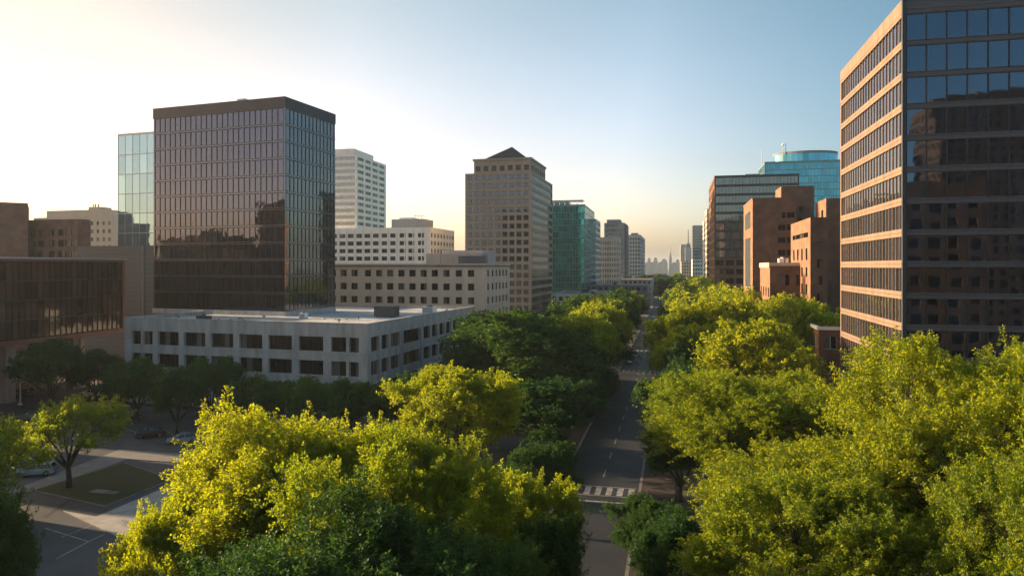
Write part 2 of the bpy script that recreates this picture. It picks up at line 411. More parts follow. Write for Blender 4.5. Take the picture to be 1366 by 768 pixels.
for fc, n in (('F', 24), ('R', 13), ('L', 13)):
    W = b.w if fc in 'FB' else b.d
    b.wins(fc, [(0.4, W - 0.4)], rows, n, 'glass_bronze' if fc == 'F' else 'glass_tower_side', 'bronze_metal', rec=0.02, uniq=True, name='window_band', mproud=0.07, fr=0.05, mull=0.10, tilt=0.0016)
for r in rows:
    mb = MB()
    mb.box(0, b.w + 0.1, -0.1, 0.0, r[1] + 0.02, r[1] + 0.12, 'grey_metal'); mb.box(0, b.w + 0.1, -0.1, 0.0, r[1] + 0.40, r[1] + 0.5, 'grey_metal')
    mb.box(b.w, b.w + 0.1, 0.0, b.d, r[1] + 0.02, r[1] + 0.12, 'grey_metal'); mb.box(b.w, b.w + 0.1, 0.0, b.d, r[1] + 0.40, r[1] + 0.5, 'grey_metal')
    build(mb, 'spandrel_rail', b.root)
mb = MB()
mb.box(-0.2, b.w + 0.25, -0.2, 0, 0, 1.1, 'concrete'); mb.box(b.w, b.w + 0.25, 0, b.d, 0, 1.1, 'concrete')
build(mb, 'plinth', b.root)
part_box(b.root, 'roof_vent', b.w * .62, b.w * .62 + 2.2, 1.5, 3.5, H - 0.6, H + 0.9, 'pale_metal')
part_box(b.root, 'roof_plant', b.w * .4, b.w * .4 + 4, 12, 15, H - 0.6, H + 0.5, 'pale_metal')
TWR = b

# --- concrete podium block
b = Bld('podium_building', 'low pale concrete block with deep square window openings and a white flat roof', 'building', 490, 130, 166, 633, vp=962, ztop_py=432.6)
POB = b
mb = b.wallmesh(); H = b.zt
zz = lambda a: [(160 + .3953 * x, 160 + .3953 * y) for x, y in a]
fc = zz([(40, 70), (78, 110), (127, 198), (216, 288), (307, 382), (402, 480), (500, 580), (603, 686), (712, 763), (773, 806)])
cf = [(b.fx(x), b.fx(y)) for x, y in fc]
sc_ = zz([(848, 875), (883, 907), (915, 945), (957, 1015), (1025, 1047), (1053, 1072), (1078, 1096), (1101, 1118), (1124, 1139), (1145, 1158), (1163, 1174), (1179, 1190)])
cr = [(b.sy(x), b.sy(y)) for x, y in sc_]
rows = [(H - 2.55 - 2.75, H - 2.55), (H - 7.05 - 2.75, H - 7.05), (H - 11.5 - 2.75, H - 11.5)]
b.face('F', 0, H, cf, rows, 'concrete', 0.75); b.face('R', 0, H, cr, rows, 'concrete', 0.75)
b.face('L', 0, H, even(b.d, 10, 3.5), rows, 'concrete', 0.75); b.face('B', 0, H, [], [], 'concrete')
b.roof('roof_felt', par=0.6, drop=0.6, wallmat='concrete'); b.done()
nn = lambda w: max(2, round(w / 1.35))
b.wins('F', cf, rows, nn, 'glass_dark', 'bronze_metal', rec=0.62, mproud=0.04, fr=0.07)
b.wins('R', cr, rows, nn, 'glass_dark', 'bronze_metal', rec=0.62, mproud=0.04, fr=0.07)
b.wins('L', even(b.d, 10, 3.5), rows, nn, 'glass_dark', 'bronze_metal', rec=0.62, mproud=0.04)
for k, r in enumerate(rows):     # string courses under and over the openings
    mb = MB(); z = r[0] - 0.32
    for (zz0, pr) in ((z, .07), (r[1] + .12, .05)):
        mb.box(-pr, b.w + pr, -pr, 0.0, zz0, zz0 + 0.14, 'concrete'); mb.box(b.w, b.w + pr, 0.0, b.d, zz0, zz0 + 0.14, 'concrete')
    build(mb, 'string_course', b.root)
mb = MB(); mb.box(-0.08, b.w + 0.08, -0.08, 0.65, H - 0.02, H + 0.16, 'concrete'); mb.box(b.w - 0.65, b.w + 0.08, 0.65, b.d, H - 0.02, H + 0.16, 'concrete'); mb.box(-0.08, 0.65, 0.65, b.d, H - 0.02, H + 0.16, 'concrete')
build(mb, 'coping', b.root)
mb = MB()
for i in range(9):
    x = b.w * (i + .5) / 9; mb.box(x - 0.01, x + 0.01, -0.004, 0.02, H - 2.3, H, 'concrete_dark')
build(mb, 'panel_joints', b.root)
ZR = H - 0.6
# things standing on the podium roof
def roof_item(name, label, cat, px, Y, w, d, h, mat, style):
    p = wpt(px, Y, ZR); t = thing(name, label, cat, p, b.th)
    part_box(t, 'housing', -w / 2, w / 2, -d / 2, d / 2, 0.15, h, mat)
    mb = MB()
    for sx in (-1, 1):
        mb.box(sx * w * .35 - .08, sx * w * .35 + .08, -d / 2 - .1, d / 2 + .1, 0, 0.15, 'dark_metal')
    build(mb, 'skids', t)
    mb = MB()
    for i in range(int(h / .18) - 2):
        mb.box(-w / 2 + .12, w / 2 - .12, -d / 2 - .05, -d / 2 - 0.003, .35 + i * .18, .42 + i * .18, 'grey_metal')
    build(mb, 'louvre', t)
    mb = MB()
    if style: mb.tube([(0, 0, h), (0, 0, h + .3)], [min(w, d) * .3] * 2, 'grey_metal', 14)
    else: mb.box(-w / 2 - .06, w / 2 + .06, -d / 2 - .06, d / 2 + .06, h, h + .08, mat)
    build(mb, 'top_fan' if style else 'lid', t)
roof_item('air_handler', 'wide grey louvred air handler on the podium roof', 'air handler', 516, 158, 4.8, 3, 2.3, 'grey_panel', 0)
roof_item('rooftop_unit', 'small white box unit on the podium roof beside the beige building', 'rooftop unit', 573, 168, 2.8, 2.4, 1.7, 'white_metal', 1)
roof_item('rooftop_unit', 'small pale unit standing against the plinth of the bronze glass tower', 'rooftop unit', 405, 153, 1.5, 1.2, 1.2, 'white_metal', 1)
roof_item('rooftop_unit', 'low dark unit on the podium roof near its front edge', 'rooftop unit', 272, 149, 3.0, 1.2, .9, 'grey_panel', 1)
for i, (px, Y, L) in enumerate([(300, 150, 9), (455, 150, 8)]):
    mb = MB(); p = wpt(px, Y, ZR)
    mb.tube([(-L / 2, 0, .25), (L / 2, 0, .25)], [.1, .1], 'pale_metal', 8)
    for k in range(4): mb.box(-L / 2 + L * k / 3 - .1, -L / 2 + L * k / 3 + .1, -.15, .15, 0, .16, 'dark_metal')
    tagm(build(mb, 'roof_pipe', None, p, b.th), ['thin pipe run on the podium roof in front of the bronze tower', 'thin pipe run on the podium roof near the corner parapet'][i], 'pipe')
for i, (px, Y, h) in enumerate([(238, 150, .5), (320, 144, .6), (352, 152, .45), (452, 140, .6), (478, 148, .5), (535, 146, .6), (560, 154, .5), (596, 172, .6)]):
    t = thing('roof_vent', 'small grey mushroom vent standing on the podium roof', 'vent', wpt(px, Y, ZR), 0, 'mushroom vents on the podium roof')
    mb = MB(); mb.tube([(0, 0, 0), (0, 0, h)], [.2, .2], 'pale_metal', 8); build(mb, 'pipe', t)
    mb = MB(); mb.tube([(0, 0, h), (0, 0, h + .12), (0, 0, h + .25)], [.38, .38, .12], 'grey_metal', 10); build(mb, 'cap', t)
# --- beige punched-window block
b = Bld('office_building', 'beige stone office block with small square windows and a dark cornice', 'building', 647, 205, 438, 680, vp=935, ztop_py=352)
mb = b.wallmesh(); H = b.zt
cx = [440 + .3907 * z for z in (10, 47, 84, 130, 168, 206, 244, 282, 320, 358, 398, 440, 482)]
cf = [(b.fx(x - 4.2), b.fx(x + 4.2)) for x in cx]
cs = [440 + .3907 * z for z in (541, 556, 569, 581, 592, 603)]
cr = [(b.sy(x) - 0.9, b.sy(x) + 0.9) for x in cs]
rows = [(H - 1.75 - 2.0 - 4.0 * k, H - 1.75 - 4.0 * k) for k in range(7)]
b.face('F', 0, H, cf, rows, 'beige_stone', 0.4); b.face('R', 0, H, cr, rows, 'beige_stone', 0.4)
b.face('L', 0, H, [], [], 'beige_stone'); b.face('B', 0, H, [], [], 'beige_stone')
b.roof('roof_dark', wallmat='beige_stone'); b.done()
b.wins('F', cf, rows, 2, 'glass_dark', 'bronze_metal', rec=0.3, fr=0.08); b.wins('R', cr, rows, 2, 'glass_dark', 'bronze_metal', rec=0.3)
mb = MB()
mb.box(-0.3, b.w + 0.35, -0.35, 0.0, H - 0.75, H - 0.3, 'concrete_dark'); mb.box(b.w, b.w + 0.35, 0, b.d, H - 0.75, H - 0.3, 'concrete_dark')
mb.box(-0.2, b.w + 0.2, -0.2, 0.0, H - 0.3, H + 0.12, 'beige_stone'); mb.box(b.w, b.w + 0.2, 0, b.d, H - 0.3, H + 0.12, 'beige_stone')
build(mb, 'cornice', b.root)
x0 = b.fx(560); x1 = b.fx(632)
mb = MB(); mb.box(x0, x1, 5, 14, H - .6, H + 3.2, 'beige_stone'); mb.box(x0 + 4, x1 + 1.5, 9, 17, H - .6, H + 4.2, 'pale_grey'); mb.box(x1 - 6, x1 + 2, 3.5, 5, H - .6, H + 2.4, 'concrete_dark')
build(mb, 'roof_penthouse', b.root)
mb = MB()
for (fx, hh) in ((.3, 3.8), (.55, 2.6), (.8, 4.8), (.86, 3.9)):
    mb.tube([(x0 + (x1 - x0) * fx, 4, H - .6), (x0 + (x1 - x0) * fx, 4, H + hh)], [.08, .05], 'grey_metal', 5)
build(mb, 'roof_vents', b.root)

# --- white mid-rise
b = Bld('office_building', 'white mid-rise with dark square windows at the foot of the white tower', 'building', 574, 350, 440, 606, vp=900, ztop_py=303)
mb = b.wallmesh(); H = b.zt
cx = [440 + .3907 * z for z in (14, 43, 71, 100, 128, 157, 187, 216, 248, 278, 311)]
cf = [(b.fx(x - 4), b.fx(x + 4)) for x in cx]
rows = [(H - 2.9 - 2.1 - 3.85 * k, H - 2.9 - 3.85 * k) for k in range(8)]
cr = even(b.d, 8, 2.4)
b.face('F', 0, H, cf, rows, 'white_render', 0.5); b.face('R', 0, H, cr, rows, 'white_render', 0.5)
b.face('L', 0, H, [], [], 'white_render'); b.face('B', 0, H, [], [], 'white_render')
b.roof('roof_dark', wallmat='white_render'); b.done()
b.wins('F', cf, rows[:6], 2, 'glass_dark', 'bronze_metal', rec=0.35, fr=.1); b.wins('R', cr, rows[:4], 1, 'glass_dark', 'bronze_metal', rec=0.35)
mb = MB()
for k in range(12):
    x = b.w * k / 12; mb.box(x - .2, x + .2, -.25, -0.003, 0, H, 'white_render')
build(mb, 'piers', b.root)
x0 = b.fx(516); x1 = b.fx(560)
mb = MB(); mb.box(x0, x1, 6, 20, H - .6, H + 4.6, 'pale_grey'); mb.box(x0 + 3, x1 - 7, 9, 16, H + 4.6, H + 5.6, 'white_render')
build(mb, 'roof_penthouse', b.root)
mb = MB()
for px, hh in ((548, 8), (552, 6.5), (556, 6.5)):
    mb.tube([(b.fx(px), 7, H + 3), (b.fx(px), 7, H + hh)], [.15, .1], 'grey_metal', 5)
mb.box(b.fx(545), b.fx(561), 6.9, 7.1, H + 6.2, H + 6.4, 'grey_metal')
build(mb, 'aerial_mast', b.root)

# --- white tower
b = Bld('white_tower', 'tall white office tower with banded windows standing behind the bronze glass tower', 'tower', 476, 400, 425, 515, vp=880, ztop_py=201)
mb = b.wallmesh(); H = b.zt - 2.0
rows = [(H - 1.2 - 2.0 - 3.7 * k, H - 1.2 - 3.7 * k) for k in range(18)]
cf = [(1.2, b.w - 1.2)]; cr = [(1.5 + i * (b.d - 2) / 4, 1.5 + i * (b.d - 2) / 4 + (b.d - 2) / 4 - 2.2) for i in range(4)]
b.face('F', 0, H, cf, rows, 'white_render', 0.5); b.face('R', 0, H, cr, rows, 'white_render', 0.5)
b.face('L', 0, H, [], [], 'white_render'); b.face('B', 0, H, [], [], 'white_render')
b.zt = H; b.roof('roof_dark', wallmat='white_render'); b.done()
b.wins('F', cf, rows[:17], 7, 'glass_green', 'pale_metal', rec=0.3, fr=.15, mull=.3, name='window_band', uniq=True)
b.wins('R', cr, rows[:17], 3, 'glass_dark', 'pale_metal', rec=0.3, fr=.12)
mb = MB(); mb.box(0.8, b.w - 2.5, 2, b.d - 14, H - .6, H + 3.6, 'white_render'); build(mb, 'roof_penthouse', b.root)

# --- pyramid-roofed granite tower
b = Bld('stone_tower', 'tall brown granite tower with a small dark pyramid roof', 'tower', 709, 325, 620.5, 737, vp=915, ztop_py=229)
mb = b.wallmesh(); H = b.zt
rows = [(H - 1.0 - 2.3 - 3.8 * k, H - 1.0 - 3.8 * k) for k in range(18)]
cf = even(b.w, 9, (b.w / 9) * .66, 1.4); cr = even(b.d, 7, b.d / 7 * .72, 1.0)
b.face('F', 0, H, cf, rows, 'granite', 0.45); b.face('R', 0, H, [(.8, b.d - .8)], rows, 'granite', 0.45)
b.face('L', 0, H, [], [], 'granite'); b.face('B', 0, H, [], [], 'granite')
b.roof('roof_dark', wallmat='granite'); b.done()
b.wins('F', cf, rows[:11], 3, 'glass_bronze', 'bronze_metal', rec=0.25, fr=.14)
for r in rows[11:]:
    me = window_mesh(b.w - 3, r[1] - r[0], 20, 'glass_bronze', 'bronze_metal', uniq=True)
    link('window_band', me, b.root, (1.5, .55, r[0]))
b.wins('R', [(.8, b.d - .8)], rows, 20, 'glass_bronze', 'bronze_metal', rec=0.25, uniq=True, name='window_band')
up = 5.9; i1 = b.fx(631.5); i2 = b.w - 0.1
UH = H + up
mb = MB()
xa, xb, ya, yb = i1, b.w - 0.6, 1.0, b.sy(729)
T = Matrix.Translation((xa, ya, 0)); ww = xb - xa; dd = yb - ya
panel(mb, T, ww, H - .5, UH, even(ww, 7, ww / 7 * .6), [(H + 1.0, UH - 2.4)], 'granite', .5)
panel(mb, Matrix.Translation((xb, ya, 0)) @ Matrix.Rotation(math.pi / 2, 4, 'Z'), dd, H - .5, UH, even(dd, 7, dd / 7 * .6), [(H + 1.0, UH - 2.4)], 'granite', .5)
mb.quad([(xa, yb, H - .5), (xa, ya, H - .5), (xa, ya, UH), (xa, yb, UH)], 'granite'); mb.quad([(xb, yb, H - .5), (xa, yb, H - .5), (xa, yb, UH), (xb, yb, UH)], 'granite')
mb.quad([(xa + .01, ya + .5, H), (xb - .5, ya + .5, H), (xb - .5, ya + .5, UH - 1), (xa + .01, ya + .5, UH - 1)], 'glass_dark')
mb.quad([(xb - .5, ya + .5, H), (xb - .5, yb, H), (xb - .5, yb, UH - 1), (xb - .5, ya + .5, UH - 1)], 'glass_dark')
mb.box(xa - .5, xb + .5, ya - .5, yb + .5, UH, UH + .9, 'granite')
build(mb, 'upper_storey', b.root)
rx0, rx1 = b.fx(640.5), b.fx(700.5)
mb = MB(); z0 = UH + .9; ry0 = ya + 3; ry1 = yb - 3; ap = ((rx0 + rx1) / 2, (ry0 + ry1) / 2, z0 + 8.2)
for p, q in (((rx0, ry0), (rx1, ry0)), ((rx1, ry0), (rx1, ry1)), ((rx1, ry1), (rx0, ry1)), ((rx0, ry1), (rx0, ry0))):
    mb.quad([(*p, z0), (*q, z0), ap], 'roof_slate')
build(mb, 'pyramid_roof', b.root)

# --- teal glass building
def band_tower(name, label, cpx, cY, lpx, rpx, py, vp, wallm, glassF, glassR, metal, pitch, wh, nF, nR, right=False, group=None, top=1.2, nmax=99, proud=.1, d=None, w=None, cat='tower', edge=.4):
    b = Bld(name, label, cat, cpx, cY, lpx, rpx, vp=vp, ztop_py=py, right=right, group=group, d=d, w=w)
    b.wallmesh(); H = b.zt
    n = min(nmax, int((H - top - 3) / pitch))
    rows = [(H - top - wh - pitch * k, H - top - pitch * k) for k in range(n)]
    side = 'L' if right else 'R'; oth = 'R' if right else 'L'
    b.face('F', 0, H, [(edge, b.w - edge)], rows, wallm, .15); b.face(side, 0, H, [(edge, b.d - edge)], rows, wallm, .15)
    b.face(oth, 0, H, [], [], wallm); b.face('B', 0, H, [], [], wallm)
    b.roof('roof_dark', wallmat=wallm); b.done()
    b.wins('F', [(edge, b.w - edge)], rows, nF, glassF, metal, rec=.04, uniq=True, name='window_band', mproud=proud, fr=.06, mull=.12)
    b.wins(side, [(edge, b.d - edge)], rows, nR, glassR, metal, rec=.04, uniq=True, name='window_band', mproud=proud, fr=.06, mull=.12)
    b.rows = rows
    return b
b = band_tower('glass_building', 'teal glass office building with thin floor lines and an open roof frame', 780, 420, 725, 793, 272.5, 880, 'teal_metal', 'glass_teal', 'glass_sky', 'teal_metal', 3.8, 3.45, 14, 10)
mb = MB(); H = b.zt
for y in (1, 8): mb.box(3, b.w - 1, y, y + .5, H + 2.2, H + 2.8, 'pale_metal')
for k in range(7): mb.tube([(3 + k * (b.w - 5) / 6, 1.2, H - .6), (3 + k * (b.w - 5) / 6, 1.2, H + 2.3)], [.18, .18], 'pale_metal', 5)
for k in range(6): mb.tube([(3 + k * (b.w - 5) / 6, 1.2, H), (3 + (k + 1) * (b.w - 5) / 6, 1.2, H + 2.3)], [.12, .12], 'pale_metal', 5)
mb.box(4, b.w * .6, 3, 10, H - .6, H + 2.0, 'teal_metal')
build(mb, 'roof_frame', b.root)
band_tower('glass_building', 'pale teal stepped glass block attached behind the teal building', 795, 455, 770, 801, 292, 890, 'pale_metal', 'glass_sky', 'glass_sky', 'pale_metal', 3.9, 2.6, 8, 8)
# --- grey towers down the avenue
def rib_tower(name, label, cpx, cY, lpx, rpx, py, wallm, nribs, vp=900, pitch=3.9, right=False, glass='glass_green'):
    b = Bld(name, label, 'tower', cpx, cY, lpx, rpx, vp=vp, ztop_py=py, right=right)
    b.wallmesh(); H = b.zt; side = 'L' if right else 'R'; oth = 'R' if right else 'L'
    n = int((H - 5) / pitch); rows = [(H - 3 - 2.4 - pitch * k, H - 3 - pitch * k) for k in range(n)]
    cf = even(b.w, nribs, b.w / nribs * .62)
    b.face('F', 0, H, cf, rows, wallm, .6); cs = even(b.d, nribs, b.d / nribs * .62); b.face(side, 0, H, cs, rows, wallm, .6)
    b.face(oth, 0, H, [], [], wallm); b.face('B', 0, H, [], [], wallm); b.roof('roof_dark', wallmat=wallm); b.done()
    for k, (x0, x1) in enumerate(cf):   # a strip of glass behind each row of openings in one bay
        mb = MB(); mb.quad([(x0, .6, rows[-1][0]), (x1, .6, rows[-1][0]), (x1, .6, rows[0][1]), (x0, .6, rows[0][1])], glass, random.random()); build(mb, 'window_strip', b.root)
    for k, (x0, x1) in enumerate(cs):
        mb = MB(); X = b.w - .6 if not right else .6
        mb.quad([(X, x0, rows[-1][0]), (X, x1, rows[-1][0]), (X, x1, rows[0][1]), (X, x0, rows[0][1])], glass, random.random()); build(mb, 'window_strip', b.root)
    return b
rib_tower('grey_tower', 'pale ribbed grey office block in front of the stepped blue grey tower', 825, 500, 797, 828.5, 316.3, 'pale_grey', 9)
b = band_tower('grey_tower', 'stepped blue grey tower above the ribbed grey block', 833, 580, 806, 838.5, 297, 900, 'blue_grey', 'glass_green', 'glass_green', 'blue_grey', 3.9, 2.4, 8, 12, edge=1.5)
mb = MB(); mb.box(b.w * .12, b.w * .78, 2, 20, b.zt - .6, b.zt + 2.8, 'blue_grey'); build(mb, 'roof_step', b.root)
part_box(b.root, 'side_core', b.w - .3, b.w + 1.6, 3, 14, 0, b.zt - 1, 'concrete_dark')
b = rib_tower('grey_tower', 'low broad grey tower between the blue grey tower and the open sky', 854, 700, 836, 860.5, 313, 'pale_grey', 5)
part_box(b.root, 'roof_plant', 4, b.w - 3, 6, 30, b.zt - .6, b.zt + 2, 'blue_grey')
rib_tower('grey_tower', 'slim grey tower with an aerial beside the dark blue slab', 908, 1250, 907, 921, 326, 'pale_grey', 6, right=True)
b = Bld('aerial_tower', 'small stepped tower topped with a thin mast', 'tower', 914, 1100, 913, 922.3, ztop_py=330, right=True, vp=900, d=20)
b.wallmesh(); 
for f_ in 'FRLB': b.face(f_, 0, b.zt, [], [], 'pale_grey')
b.roof(wallmat='pale_grey'); b.done(); part_box(b.root, 'roof_step', 2, b.w - 2, 2, 12, b.zt - .6, b.zt + 6, 'blue_grey')
mb = MB(); mb.tube([(b.w / 2, 6, b.zt + 6), (b.w / 2, 6, b.zt + 28)], [.9, .4], 'grey_metal', 6); build(mb, 'mast', b.root)
band_tower('slab_tower', 'dark blue grey slab tower facing the avenue', 924, 900, 923, 937.5, 300.6, 900, 'blue_grey', 'glass_green', 'glass_green', 'blue_grey', 3.9, 2.2, 8, 8, right=True, d=25, edge=1.0)
rib_tower('pale_tower', 'narrow pale tower edge beside the dark glass block', 939, 560, 937.5, 950, 294, 'white_render', 4, right=True)
rib_tower('pale_tower', 'taller narrow pale slab touching the dark glass block', 943, 460, 940.5, 957, 278.5, 'cream_render', 4, right=True)

# --- right bank
b = Bld('glass_block', 'dark glass office block with a brown lit side rising over the avenue trees', 'tower', 953, 305, 945.5, 1066, vp=900, ztop_py=234.5, right=True)
b.wallmesh(); H = b.zt; rows = [(H - 1.0 - 3.0 - 3.9 * k, H - 1.0 - 3.9 * k) for k in range(16)]
b.face('F', 0, H, [(.5, b.w - .5)], rows[:9], 'dark_metal', .15); 
b.mb = b.mb
b2cols = even(b.w, 8, 3.4)
b.mb = MB(); T = face_T('F', b.w, b.d)
panel(b.mb, T, b.w, rows[8][0] - .45, H, [(.5, b.w - .5)], rows[:9], 'dark_metal', .15)
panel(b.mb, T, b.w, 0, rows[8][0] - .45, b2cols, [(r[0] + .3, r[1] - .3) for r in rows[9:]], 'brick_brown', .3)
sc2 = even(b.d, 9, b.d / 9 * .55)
b.face('L', 0, H, sc2, rows, 'brick_orange_lit', .3); b.face('R', 0, H, [], [], 'dark_metal'); b.face('B', 0, H, [], [], 'dark_metal')
b.roof('roof_dark', wallmat='dark_metal'); b.done()
b.wins('F', [(.5, b.w - .5)], rows[:9], 24, 'glass_green', 'dark_metal', rec=.04, uniq=True, name='window_band', fr=.07, mull=.12)
b.wins('F', b2cols, [(r[0] + .3, r[1] - .3) for r in rows[9:]], 2, 'glass_dark', 'dark_metal', rec=.25)
for (y0, y1) in sc2:
    mb = MB(); mb.quad([(.3, y0, rows[-1][0]), (.3, y1, rows[-1][0]), (.3, y1, rows[0][1]), (.3, y0, rows[0][1])], 'glass_bronze', random.random()); build(mb, 'window_strip', b.root)
part_box(b.root, 'roof_plant', b.w * .38, b.w * .55, 5, 12, H - .6, H + 1.0, 'pale_metal')

b = band_tower('cyan_tower', 'bright cyan glass tower with a curved drum on its roof', 1020, 400, 1010, 1190, 216, 900, 'teal_metal', 'glass_cyan', 'glass_sky', 'teal_metal', 3.8, 3.5, 40, 8, right=True, d=30, nmax=10)
mb = MB(); H = b.zt; x0, x1 = b.fx(1035), b.fx(1125); n = 18; cx_, rr = (x0 + x1) / 2, (x1 - x0) / 2
arc = [(cx_ + rr * math.cos(t), 14 - 12 * math.sin(t)) for t in [math.pi * k / n for k in range(n + 1)]]
for k in range(n):
    (xa, ya), (xb, yb) = arc[k], arc[k + 1]
    mb.quad([(xb, yb, H - .6), (xa, ya, H - .6), (xa, ya, H + 4.6), (xb, yb, H + 4.6)], 'glass_cyan', random.random())
    mb.quad([(xb, yb - .02, H + 4.6), (xa, ya - .02, H + 4.6), (xa, ya - .02, H + 6.0), (xb, yb - .02, H + 6.0)], 'blue_grey')
mb.quad([(x, y, H + 5.99) for x, y in reversed(arc)], 'roof_dark'); mb.quad([(x1, 14, H - .6), (x0, 14, H - .6), (x0, 14, H + 6), (x1, 14, H + 6)], 'blue_grey')
build(mb, 'roof_drum', b.root)
mb = MB()
for px, hh in ((1018, 9), (1046, 11), (1050, 13)):
    x = b.fx(px); mb.tube([(x, 5, H - .6), (x, 5, H + hh)], [.22, .12], 'grey_metal', 5)
mb.tube([(b.fx(1045), 5, H + 9.5), (b.fx(1047), 5, H + 10.8)], [.5, .5], 'white_metal', 8)
build(mb, 'aerial_mast', b.root)

# brick A : tall brick block
b = Bld('brick_building', 'tall dark brick block with a glazed strip on its sunlit edge', 'building', 1004, 222, 992, 1062, vp=900, ztop_py=264.6, right=True)
b.wallmesh(); H = b.zt
rows = [(H - 4.5 - 1.8 - 3.9 * k, H - 4.5 - 3.9 * k) for k in range(11)]
cf = even(b.w, 5, 2.0, 1.6); cf = [(b.fx(1038 + 12 * k), b.fx(1038 + 12 * k) + 2.2) for k in range(2)]
b.face('F', 0, H, cf, rows, 'brick_brown', .25)
dl = b.d; tall = [(dl * .22, dl * .78)]; Tl = face_T('L', b.w, b.d)
panel(b.mb, Tl, dl, 17, H, tall, [(21, H - 12), (H - 9, H - 3.5)], 'brick_orange_lit', .3)
panel(b.mb, Tl, dl, 0, 17, even(dl, 4, 2.2), [(12.3, 14.6), (8.4, 10.7), (4.4, 6.8)], 'brick_orange_lit', .3)
b.face('R', 0, H, [], [], 'brick_brown'); b.face('B', 0, H, [], [], 'brick_brown'); b.roof('roof_dark', wallmat='brick_brown'); b.done()
b.wins('F', cf, rows, 2, 'glass_dark', 'bronze_metal', rec=.2)
b.wins('L', tall, [(21, H - 12), (H - 9, H - 3.5)], 6, 'glass_green', 'pale_metal', rec=.22, name='glazed_strip', uniq=True)
b.wins('L', even(dl, 4, 2.2), [(12.3, 14.6), (8.4, 10.7), (4.4, 6.8)], 2, 'glass_dark', 'bronze_metal', rec=.2)
mb = MB(); mb.box(-.12, 0, -.1, b.d + .1, H - .4, H + .1, 'tan_stone'); mb.box(0, b.w, -.12, 0, H - .4, H + .1, 'brick_brown'); build(mb, 'coping', b.root)
# brick A2 : higher brick slab behind
b = Bld('brick_building', 'highest plain brick slab rising behind the tall dark brick block', 'building', 1042, 240, 1040, 1086, vp=900, ztop_py=248.7, right=True, d=14)
b.wallmesh(); H = b.zt; rows = [(H - 7 - 1.8 - 3.9 * k, H - 7 - 3.9 * k) for k in range(9)]
cf = [(b.fx(1050), b.fx(1055)), (b.fx(1066), b.fx(1071))]
b.face('F', 0, H, cf, rows, 'brick_brown', .25)
for f_ in 'LRB': b.face(f_, 0, H, [], [], 'brick_brown' if f_ != 'L' else 'brick_orange_lit')  # sunward wall takes the sun-coloured brick copy
b.roof('roof_dark', wallmat='brick_brown'); b.done(); b.wins('F', cf, rows, 1, 'glass_dark', 'bronze_metal', rec=.2)
# brick B : lit orange block
b = Bld('brick_building', 'brick block with three rows of small windows on its orange sunlit side', 'building', 1081, 170, 1055, 1104, vp=900, ztop_py=290, right=True)
BB = b; b.wallmesh(); H = b.zt
Tl = face_T('L', b.w, b.d); dl = b.d
wc = even(dl, 4, 2.3, 4.0); wr = [(H - 10.2, H - 7.6 + .3), (H - 14.6 + .2, H - 12), (H - 18.8, H - 16.2)]
panel(b.mb, Tl, dl, H - 5.2, H, [(3, dl - 3)], [(H - 4.6, H - 3.4)], 'brick_orange_lit', .4)
panel(b.mb, Tl, dl, 0, H - 5.2, wc, wr, 'brick_orange_lit', .3)
cf = [(b.fx(1090), b.fx(1097))]; fr_ = [(H - 6 - 2 - 4.1 * k, H - 6 - 4.1 * k) for k in range(8)]
b.face('F', 0, H, cf, fr_, 'brick_brown', .25); b.face('R', 0, H, [], [], 'brick_brown'); b.face('B', 0, H, [], [], 'brick_brown')
b.roof('roof_dark', wallmat='brick_orange_lit'); b.done()
b.wins('L', [(3, dl - 3)], [(H - 4.6, H - 3.4)], 12, 'glass_dark', 'bronze_metal', rec=.3, name='clerestory')
b.wins('L', wc, wr, 2, 'glass_dark', 'bronze_metal', rec=.2); b.wins('F', cf, fr_, 2, 'glass_dark', 'bronze_metal', rec=.2)
# low wing
b = Bld('brick_building', 'low brown brick wing with a pale flat roof edge below the orange block', 'building', 1027, 186, 1014, 1079.5, vp=900, ztop_py=351, right=True)
b.wallmesh(); H = b.zt
cf = [(b.fx(1037), b.fx(1053)), (b.fx(1062), b.fx(1078))]; rows = [(H - 3 - 2.8 - 5.2 * k, H - 3 - 5.2 * k) for k in range(5)]
b.face('F', 0, H, cf, rows, 'brick_brown', .3); b.face('L', 0, H, even(b.d, 4, 2), [(H - 9, H - 6.5)], 'brick_orange_lit', .3); b.face('R', 0, H, [], [], 'brick_brown'); b.face('B', 0, H, [], [], 'brick_brown')
b.roof('roof_felt', wallmat='cream_render'); b.done(); b.wins('F', cf, rows, 3, 'glass_dark', 'bronze_metal', rec=.2); b.wins('L', even(b.d, 4, 2), [(H - 9, H - 6.5)], 2, 'glass_dark', 'bronze_metal', rec=.2)
mb = MB(); mb.box(-.25, b.w, -.2, 0, H - .7, H + .15, 'cream_render'); mb.box(-.25, 0, 0, b.d, H - 1.2, H + .15, 'cream_render'); build(mb, 'coping', b.root)
mb = MB()
for k, px in enumerate((1042, 1046, 1052)): mb.tube([(b.fx(px), 3, H - .6), (b.fx(px), 3, H + 1.3 + .3 * (k == 1))], [.45, .45], 'white_metal', 8)
build(mb, 'roof_vents', b.root)
# brick C
b = Bld('brick_building', 'tall brick block with a small lit notch beside the stone banded tower', 'building', 1102, 205, 1088, 1135, vp=900, ztop_py=264.6, right=True)
b.wallmesh(); H = b.zt
b.face('F', 0, H, [], [], 'brick_brown'); b.face('L', 0, H, [(4, 7)], [(H - 8, H - 3)], 'brick_orange_lit', .5); b.face('R', 0, H, [], [], 'brick_brown'); b.face('B', 0, H, [], [], 'brick_brown')
b.roof('roof_dark', wallmat='brick_brown'); b.done(); b.wins('L', [(4, 7)], [(H - 8, H - 3)], 2, 'glass_dark', 'bronze_metal', rec=.4)
